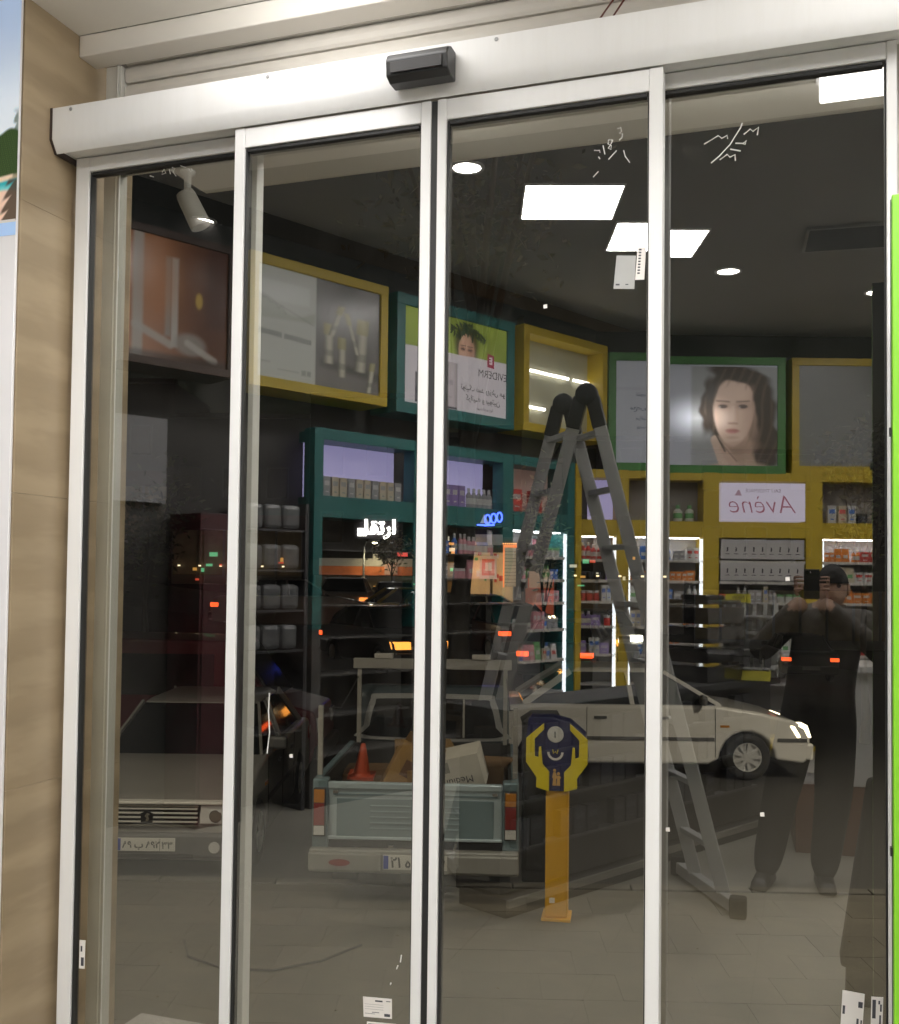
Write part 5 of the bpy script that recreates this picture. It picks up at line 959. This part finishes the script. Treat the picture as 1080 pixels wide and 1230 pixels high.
b7 = shop_building('wide dim shopfront behind the dazzling headlights', 2.9, 8.4, D0, 9, bmat('g', (.07, .07, .065)), DIM, 2.4, bmat('fg', (.10, .09, .09)), 2, 7)
b8 = shop_building('dark building at the right end of the opposite row', 8.4, 26, D0+.5, 10.5, bmat('h', (.075, .07, .065)), DIM, 2.6, bmat('fh', (.12, .11, .10)), 2, 8)
def onb(name, p0, p1, z0, z1, m, b, y0=-.2, y1=-.145): 
    off = b.location; o_p = Vector((off.x, off.y)).dot(TS); zb = b['zb']; return O(name, box(p0-o_p, p1-o_p, y0, y1, z0-zb, z1-zb), m, b)
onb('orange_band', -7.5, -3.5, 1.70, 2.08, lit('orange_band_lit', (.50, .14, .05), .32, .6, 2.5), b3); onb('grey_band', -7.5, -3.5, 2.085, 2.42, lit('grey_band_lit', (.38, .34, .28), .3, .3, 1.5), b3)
onb('meter_box', -4.68, -4.13, 1.74, 2.25, lit('pink_box', (.5, .3, .24), .22), b3, -.27, -.201)  # no lamp: faint glow in the material stands in for lamplight
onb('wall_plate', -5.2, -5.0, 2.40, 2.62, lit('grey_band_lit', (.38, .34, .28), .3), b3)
NEON = M('white_neon', (1, 1, 1), .5, emit=(1, .98, 1), es=14, var=0)
sg = E('lit_sign', 'white glowing channel letter sign on the building left of the trunk', 'sign', S(-5.05, D0-.3, 3.30), GA)
O('backing', box(-.95, .95, 0, .28, -.05, 1.0), bmat('sign', (.05, .04, .05)), sg)
o = O('lettering', text_mesh(fa('ارتقا'), .82, NEON, .03, bold=.03), NEON, sg, loc=(.16, -.06, .42), rot=(PI/2, 0, 0))
O('bar', box(-.80, -.42, -.08, -.01, .27, .40), NEON, sg); O('bar', box(-.80, -.42, -.08, -.01, .08, .21), NEON, sg)
BLN = M('blue_neon', (.05, .1, 1), .5, emit=(.05, .09, 1), es=9, var=0)
bs = E('blue_sign', 'small sign of curled blue neon above the lit shop', 'sign', S(-.2, D0-.35, 3.85), GA)
O('backing', box(-.75, .75, 0, .2, 0, 1.0), bmat('sign', (.05, .04, .05)), bs)
mb = MB()
for k in range(3): mb.tube([(-.1+.25*k+.11*math.cos(2*PI*j/14), -.06, .28+.05*k+.2*math.sin(2*PI*j/14)) for j in range(15)], .035, 6)
mb.tube([(-.55, -.06, .05), (-.2, -.06, .03), (.2, -.06, .05)], .035, 6)
O('neon_tube', mb, BLN, bs); O('white_triangle', MB().prism([(-.42, .12), (-.05, .12), (-.25, .5)], -.08, -.01, 'y'), lit('pale_blue_lit', (.5, .55, .8), .7), bs)
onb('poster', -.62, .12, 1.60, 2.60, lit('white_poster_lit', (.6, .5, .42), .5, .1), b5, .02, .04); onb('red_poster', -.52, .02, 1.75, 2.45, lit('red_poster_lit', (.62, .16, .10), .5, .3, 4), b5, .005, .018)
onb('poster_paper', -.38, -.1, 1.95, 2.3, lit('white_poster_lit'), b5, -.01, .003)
onb('awning_panel', -1.2, .35, 3.05, 3.5, lit('awning_lit', (.45, .42, .38), .3, .4, 3), b5, -.24, -.19)  # awning glows faintly, the light falling on it put into the material
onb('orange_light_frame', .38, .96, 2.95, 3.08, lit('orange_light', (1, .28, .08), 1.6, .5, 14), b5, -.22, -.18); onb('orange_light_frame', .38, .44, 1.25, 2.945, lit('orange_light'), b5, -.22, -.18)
onb('cream_shutter', .45, .93, 1.28, 2.94, lit('cream_lit', (.62, .52, .36), .45, .15), b5, -.19, -.15)  # glow put into the shutter in place of light on it
onb('cream_panel', 1.5, 2.5, 1.25, 1.95, lit('peach_panel_lit', (.62, .42, .3), .4, .15), b6); onb('red_brick_panel', 1.35, 2.3, .62, 1.22, lit('brick_lit', (.42, .10, .05), .28, .4, 6), b6)  # panel and brick glow faintly, lamplight on them put into the material
onb('red_light_sign', -4.15, -3.7, 2.52, 2.68, lit('red_sign_lit', (1, .12, .10), 1.2), b3, -.3, -.25)
for k_ in range(7): onb('fairy_light', .36+.09*k_, .40+.09*k_, 3.10, 3.14, lit('fairy_glow', (1, .45, .15), 5), b5, -.23, -.20)
for k_ in range(4): onb('ceiling_tube', -1.0+.5*k_, -.7+.5*k_, 2.75, 2.80, lit('cool_tube', (.9, .95, 1), 2.5), b5, .3, .33)
for k_ in range(5): onb('shop_light', 3.4+.95*k_, 3.52+.95*k_, 1.75, 1.82, lit('warm_bulb', (1, .8, .5), 3), b7, -.2, -.16)
for k_ in range(6): onb('shop_light', -13.6+.9*k_, -13.5+.9*k_, 2.0, 2.06, lit('warm_bulb', (1, .8, .5), 3), b2, -.2, -.16)
gq = random.Random(21)
for k_ in range(16):
    a_, z_ = -1.05+1.3*gq.random(), 1.35+1.5*gq.random(); c_ = gq.choice([('goods_white', (.7, .65, .58)), ('goods_red', (.6, .1, .06)), ('goods_green', (.15, .4, .15)), ('goods_brown', (.25, .14, .08))])
    onb('shop_goods', a_, a_+gq.uniform(.08, .2), z_, z_+gq.uniform(.1, .25), lit(c_[0], c_[1], .35), b5, .045, .075)  # goods glow faintly in place of shop light falling on them
for k_ in range(11): onb('shutter_slat', .45, .93, 1.30+.148*k_, 1.315+.148*k_, M('shutter_gap', (.12, .09, .06), .8), b5, -.195, -.1905)
for b_, p0_, p1_, z0_, z1_ in ((b4, -2.75, -1.5, 1.6, 3.6), (b7, 3.1, 8.2, 1.3, 2.9), (b3, -7.8, -3.1, .9, 1.6), (b2, -13.8, -8.3, 1.3, 2.7)):
    for k_ in range(9):
        a_ = gq.uniform(p0_, p1_-.3); z_ = gq.uniform(z0_, z1_-.2); c_ = gq.choice([('small_sign_red', (1, .12, .06)), ('small_sign_white', (.9, .85, .7)), ('small_sign_amber', (1, .5, .12)), ('small_sign_green', (.2, .8, .4))])
        onb('small_sign', a_, a_+gq.uniform(.06, .35), z_, z_+gq.uniform(.05, .18), lit(c_[0], c_[1], .9), b_, -.24, -.21)
# street lamps: the orange one and the white one seen, the others added out of view to light vehicles and paving
def street_lamp(label, loc, h, arm, col, es, power, rz=0):
    t = E('street_lamp', label, 'street lamp', loc, rz, 'street lamps'); dp = M('lamp_post_grey', (.12, .12, .12), .5, .4)
    O('pole', MB().lathe([(.09, 0), (.08, .6), (.05, .65), (.04, h)], n=12), dp, t, smooth=True); O('arm', MB().tube([(0, 0, h-.05), (arm*.4, 0, h+.18), (arm, 0, h+.2)], .028), dp, t)
    hd_ = O('head', MB().box(arm-.06, arm+.42, -.11, .11, h+.17, h+.27), dp, t, bev=.02)
    O('lens', MB().lathe([(.001, -.05), (.08, -.04), (.11, 0), (.001, .0)], (arm+.2, 0, h+.168), 14), M('lamp_lens_'+label[:8].replace(' ', '_'), col, .4, emit=col, es=es, var=0), hd_)
    if power:
        l = bpy.data.lights.new('street_lamp_light', 'SPOT'); l.energy = power; l.color = col; l.spot_size = R(150); l.spot_blend = .7; l.shadow_soft_size = .15
        lo = bpy.data.objects.new('street_lamp_light', l); COL.objects.link(lo); lo.parent = t; lo.location = (arm+.2, 0, h+.06)
    return t
street_lamp('orange glowing street lamp near the top of the thick trunk', S(-2.0, D0-1.5, road_z(-2, 40)), 3.9, .5, (1, .5, .12), 60, 250, GA)
street_lamp('yellow white street lamp under the white lit sign', S(-5.5, D0-1.0, road_z(-5.5, 41)), 2.72, .25, (1, .9, .6), 60, 150, GA)
street_lamp('tall kerbside street lamp beyond the white sedan nose', (4.6, 8.6, -1.0), 5.0, 1.5, (1, .90, .76), 40, 1700, R(200))
street_lamp('street lamp on the pavement right of the doors', (3.2, 1.9, -1.0), 5.0, 1.5, (1, .90, .76), 40, 300, R(160))
street_lamp('street lamp on the pavement left of the stone wall', (-6.8, 1.3, -1.0), 5.0, 1.3, (1, .88, .72), 40, 760, R(20))
# ------------------------------------------------------------------ the photographer, seen only in the glass
JACK = M('dark_jacket_cloth', (.045, .041, .037), .85, var=.45, scale=11, bump=.5); TROU = M('dark_trouser_cloth', (.022, .021, .021), .85, var=.45, scale=14, bump=.15)
SKIN = M('skin', (.42, .26, .19), .5, var=.08); HAIR = M('black_hair', (.008, .007, .006), .9, var=.4, scale=40, bump=.4); SHOE = M('dark_shoe_leather', (.02, .018, .016), .45)
def skin_mesh(verts, edges, sub=2):
    me = bpy.data.meshes.new('sk'); me.from_pydata([v[:3] for v in verts], edges, []); o = bpy.data.objects.new('sk', me); COL.objects.link(o)
    m = o.modifiers.new('s', 'SKIN'); m.use_smooth_shade = True
    for i, v in enumerate(verts):
        r = v[3]; me.skin_vertices[0].data[i].radius = (r if isinstance(r, tuple) else (r, r)); me.skin_vertices[0].data[i].use_root = (i == 0)
    s = o.modifiers.new('u', 'SUBSURF'); s.levels = s.render_levels = sub
    bpy.context.view_layer.update(); out = bpy.data.meshes.new_from_object(o.evaluated_get(bpy.context.evaluated_depsgraph_get()))
    COL.objects.unlink(o); bpy.data.objects.remove(o); return out
V = [(.06, -3.06, .90, (.19, .14)), (.07, -3.06, 1.08, (.20, .145)), (.09, -3.05, 1.28, (.225, .145)), (.10, -3.05, 1.41, (.16, .105)), (.115, -3.03, 1.47, .068), (.124, -3.02, 1.52, .06),
     (-.04, -3.05, .82, .125), (-.13, -3.02, .48, .10), (-.20, -3.02, .10, .08), (-.215, -2.93, .05, .04),
     (.14, -3.06, .82, .125), (.13, -3.02, .48, .10), (.085, -3.07, .10, .08), (.085, -2.97, .05, .04),
     (-.08, -3.04, 1.385, .085), (-.26, -2.97, 1.20, .072), (-.10, -2.89, 1.41, .050), (-.008, -2.876, 1.495, .046),
     (.29, -3.04, 1.37, .085), (.41, -2.96, 1.17, .072), (.17, -2.885, 1.40, .050), (.058, -2.876, 1.49, .046)]
Eg = [(0, 1), (1, 2), (2, 3), (3, 4), (4, 5), (0, 6), (6, 7), (7, 8), (8, 9), (0, 10), (10, 11), (11, 12), (12, 13), (2, 14), (14, 15), (15, 16), (16, 17), (2, 18), (18, 19), (19, 20), (20, 21)]
bmn = bmesh.new(); bmn.from_mesh(skin_mesh(V, Eg))
def fing(base, pts, r):
    m = skin_mesh([(*p, r*(1-.12*i)) for i, p in enumerate([base]+pts)], [(i, i+1) for i in range(len(pts))], 1); bmn.from_mesh(m)
for sx, wx in ((-1, -.045), (1, .085)):     # four fingers wrap the phone edge, thumb in front of its screen side
    cx = .022+sx*.062
    for k in range(4):
        z = 1.545+.022*k-.006*(k == 3); L = (.9, 1.05, 1.0, .8)[k]
        fing((wx, -2.868, 1.515+.008*k), [(cx+sx*.02, -2.862, z), (cx+sx*.018, -2.835, z+.006), (cx-sx*.012*L, -2.826, z+.006), (cx-sx*.026*L, -2.829, z+.004)], .0085)
    fing((wx, -2.875, 1.512), [(cx+sx*.012, -2.882, 1.53), (cx-sx*.008, -2.874, 1.552), (cx-sx*.02, -2.866, 1.57)], .010)
hb = bmesh.new(); bmesh.ops.create_uvsphere(hb, u_segments=24, v_segments=18, radius=1)
for v in hb.verts:
    x, y, z = v.co; w_ = .074*(1-.18*max(0, -z)**1.5); v.co = (x*w_, y*.092*(1-.12*max(0, -z))+(.012 if z < -.3 and y > 0 else 0), z*.115)
    if y > .8: v.co.y -= .006
for nx, ny, nz, s in ((0, .095, -.012, .016),):
    for v in hb.verts:
        dd = (Vector((v.co.x*1.3, v.co.y-.085, (v.co.z+.018)*.6))).length
        if dd < .022: v.co.y += .018*(1-dd/.022)
bmesh.ops.translate(hb, verts=hb.verts, vec=(.124, -3.0, 1.555)); tmpm = bpy.data.meshes.new('h'); hb.to_mesh(tmpm); bmn.from_mesh(tmpm)
for sx in (-1, 1):
    e = bmesh.new(); bmesh.ops.create_uvsphere(e, u_segments=10, v_segments=8, radius=1)
    for v in e.verts: v.co = Vector((v.co.x*.012+.124+sx*.077, v.co.y*.02-3.005, v.co.z*.032+1.55))
    e.to_mesh(tmpm); bmn.from_mesh(tmpm)
pme = bpy.data.meshes.new('person'); bmn.to_mesh(pme); pme.materials.clear()
for m in (JACK, TROU, SKIN): pme.materials.append(m)
for pl in pme.polygons:
    c = pl.center; pl.use_smooth = True
    hand = c.y > -2.893 and c.z > 1.44 and abs(c.x-.02) < .11
    pl.material_index = 2 if (hand or c.z > 1.452 and c.x > .02 and c.y < -2.9) else 1 if c.z < .93 else 0
person = O('person', pme, None, None, label='person in a dark jacket and trousers raising a phone with both hands', cat='person')
hm = bmesh.new(); bmesh.ops.create_uvsphere(hm, u_segments=24, v_segments=16, radius=1)
bmesh.ops.delete(hm, geom=[f for f in hm.faces if f.calc_center_median().z < .28-.75*max(0, -f.calc_center_median().y) and f.calc_center_median().y > -.25 or f.calc_center_median().z < -.45], context='FACES')
for v in hm.verts: j = 1+rnd.uniform(-.02, .03); v.co = (v.co.x*.082*j+.124, v.co.y*.101*j-3.004, v.co.z*.122*j+1.558)
hme = bpy.data.meshes.new('hair'); hm.to_mesh(hme); hme.materials.append(HAIR)
ho = O('hair', hme, None, person); so_ = ho.modifiers.new('s', 'SOLIDIFY'); so_.thickness = .008
for sx in (-1, 1):
    O('eye', MB().lathe([(.001, 0), (.008, .002), (.011, 0), (.008, -.002)], n=10, ax='y'), M('eye_dark', (.05, .035, .03), .2), person, loc=(.124+sx*.03, -2.9185, 1.568))
    O('eyebrow', MB().tube([(.124+sx*.014, -2.914, 1.585), (.124+sx*.03, -2.914, 1.59), (.124+sx*.046, -2.922, 1.585)], .0035, 5), HAIR, person)
    fx, fy = (-.21, -2.98) if sx < 0 else (.085, -3.03)
    a = R(10) if sx < 0 else R(-6)
    O('shoe', MB().hexa([(-.048, -.09, 0), (.048, -.09, 0), (.052, .17, 0), (-.052, .17, 0)], [(-.04, -.08, .10), (.04, -.08, .10), (.035, .13, .055), (-.035, .13, .055)]), SHOE, person, bev=.022, smooth=True, loc=(fx, fy, 0), rot=a)
O('mouth', MB().tube([(.10, -2.917, 1.505), (.124, -2.913, 1.507), (.148, -2.917, 1.505)], .004, 6), M('lips', (.25, .09, .08), .5), person)
O('jacket_zip', MB().tube([(.10, -2.925, 1.36), (.085, -2.918, 1.2), (.068, -2.935, .95)], .006, 5), M('zip_grey', (.1, .1, .1), .4), person)
O('collar', MB().lathe([(.07, 0), (.078, .02), (.07, .06), (.062, .06), (.068, .01)], n=16), JACK, person, loc=(.12, -3.03, 1.41))
ph = O('phone', box(-.038, .038, -.0045, .0045, -.077, .077), BLACK, None, bev=.004, loc=(.022, -2.846, 1.575), label='dark smartphone held up before the face of the photographer', cat='phone')
O('screen', box(-.034, .034, -.0058, -.0047, -.071, .071), M('phone_screen', (.05, .05, .05), .2, emit=(.35, .36, .38), es=.3), ph)
O('camera_lens', MB().lathe([(.001, .0047), (.007, .0047), (.0085, .006), (.001, .0066)], (-.022, 0, .06), 14, 'y'), DARKGLASS, ph)
O('camera_flash', MB().lathe([(.001, .0047), (.004, .0047), (.001, .0055)], (-.006, 0, .06), 10, 'y'), PAPER, ph)
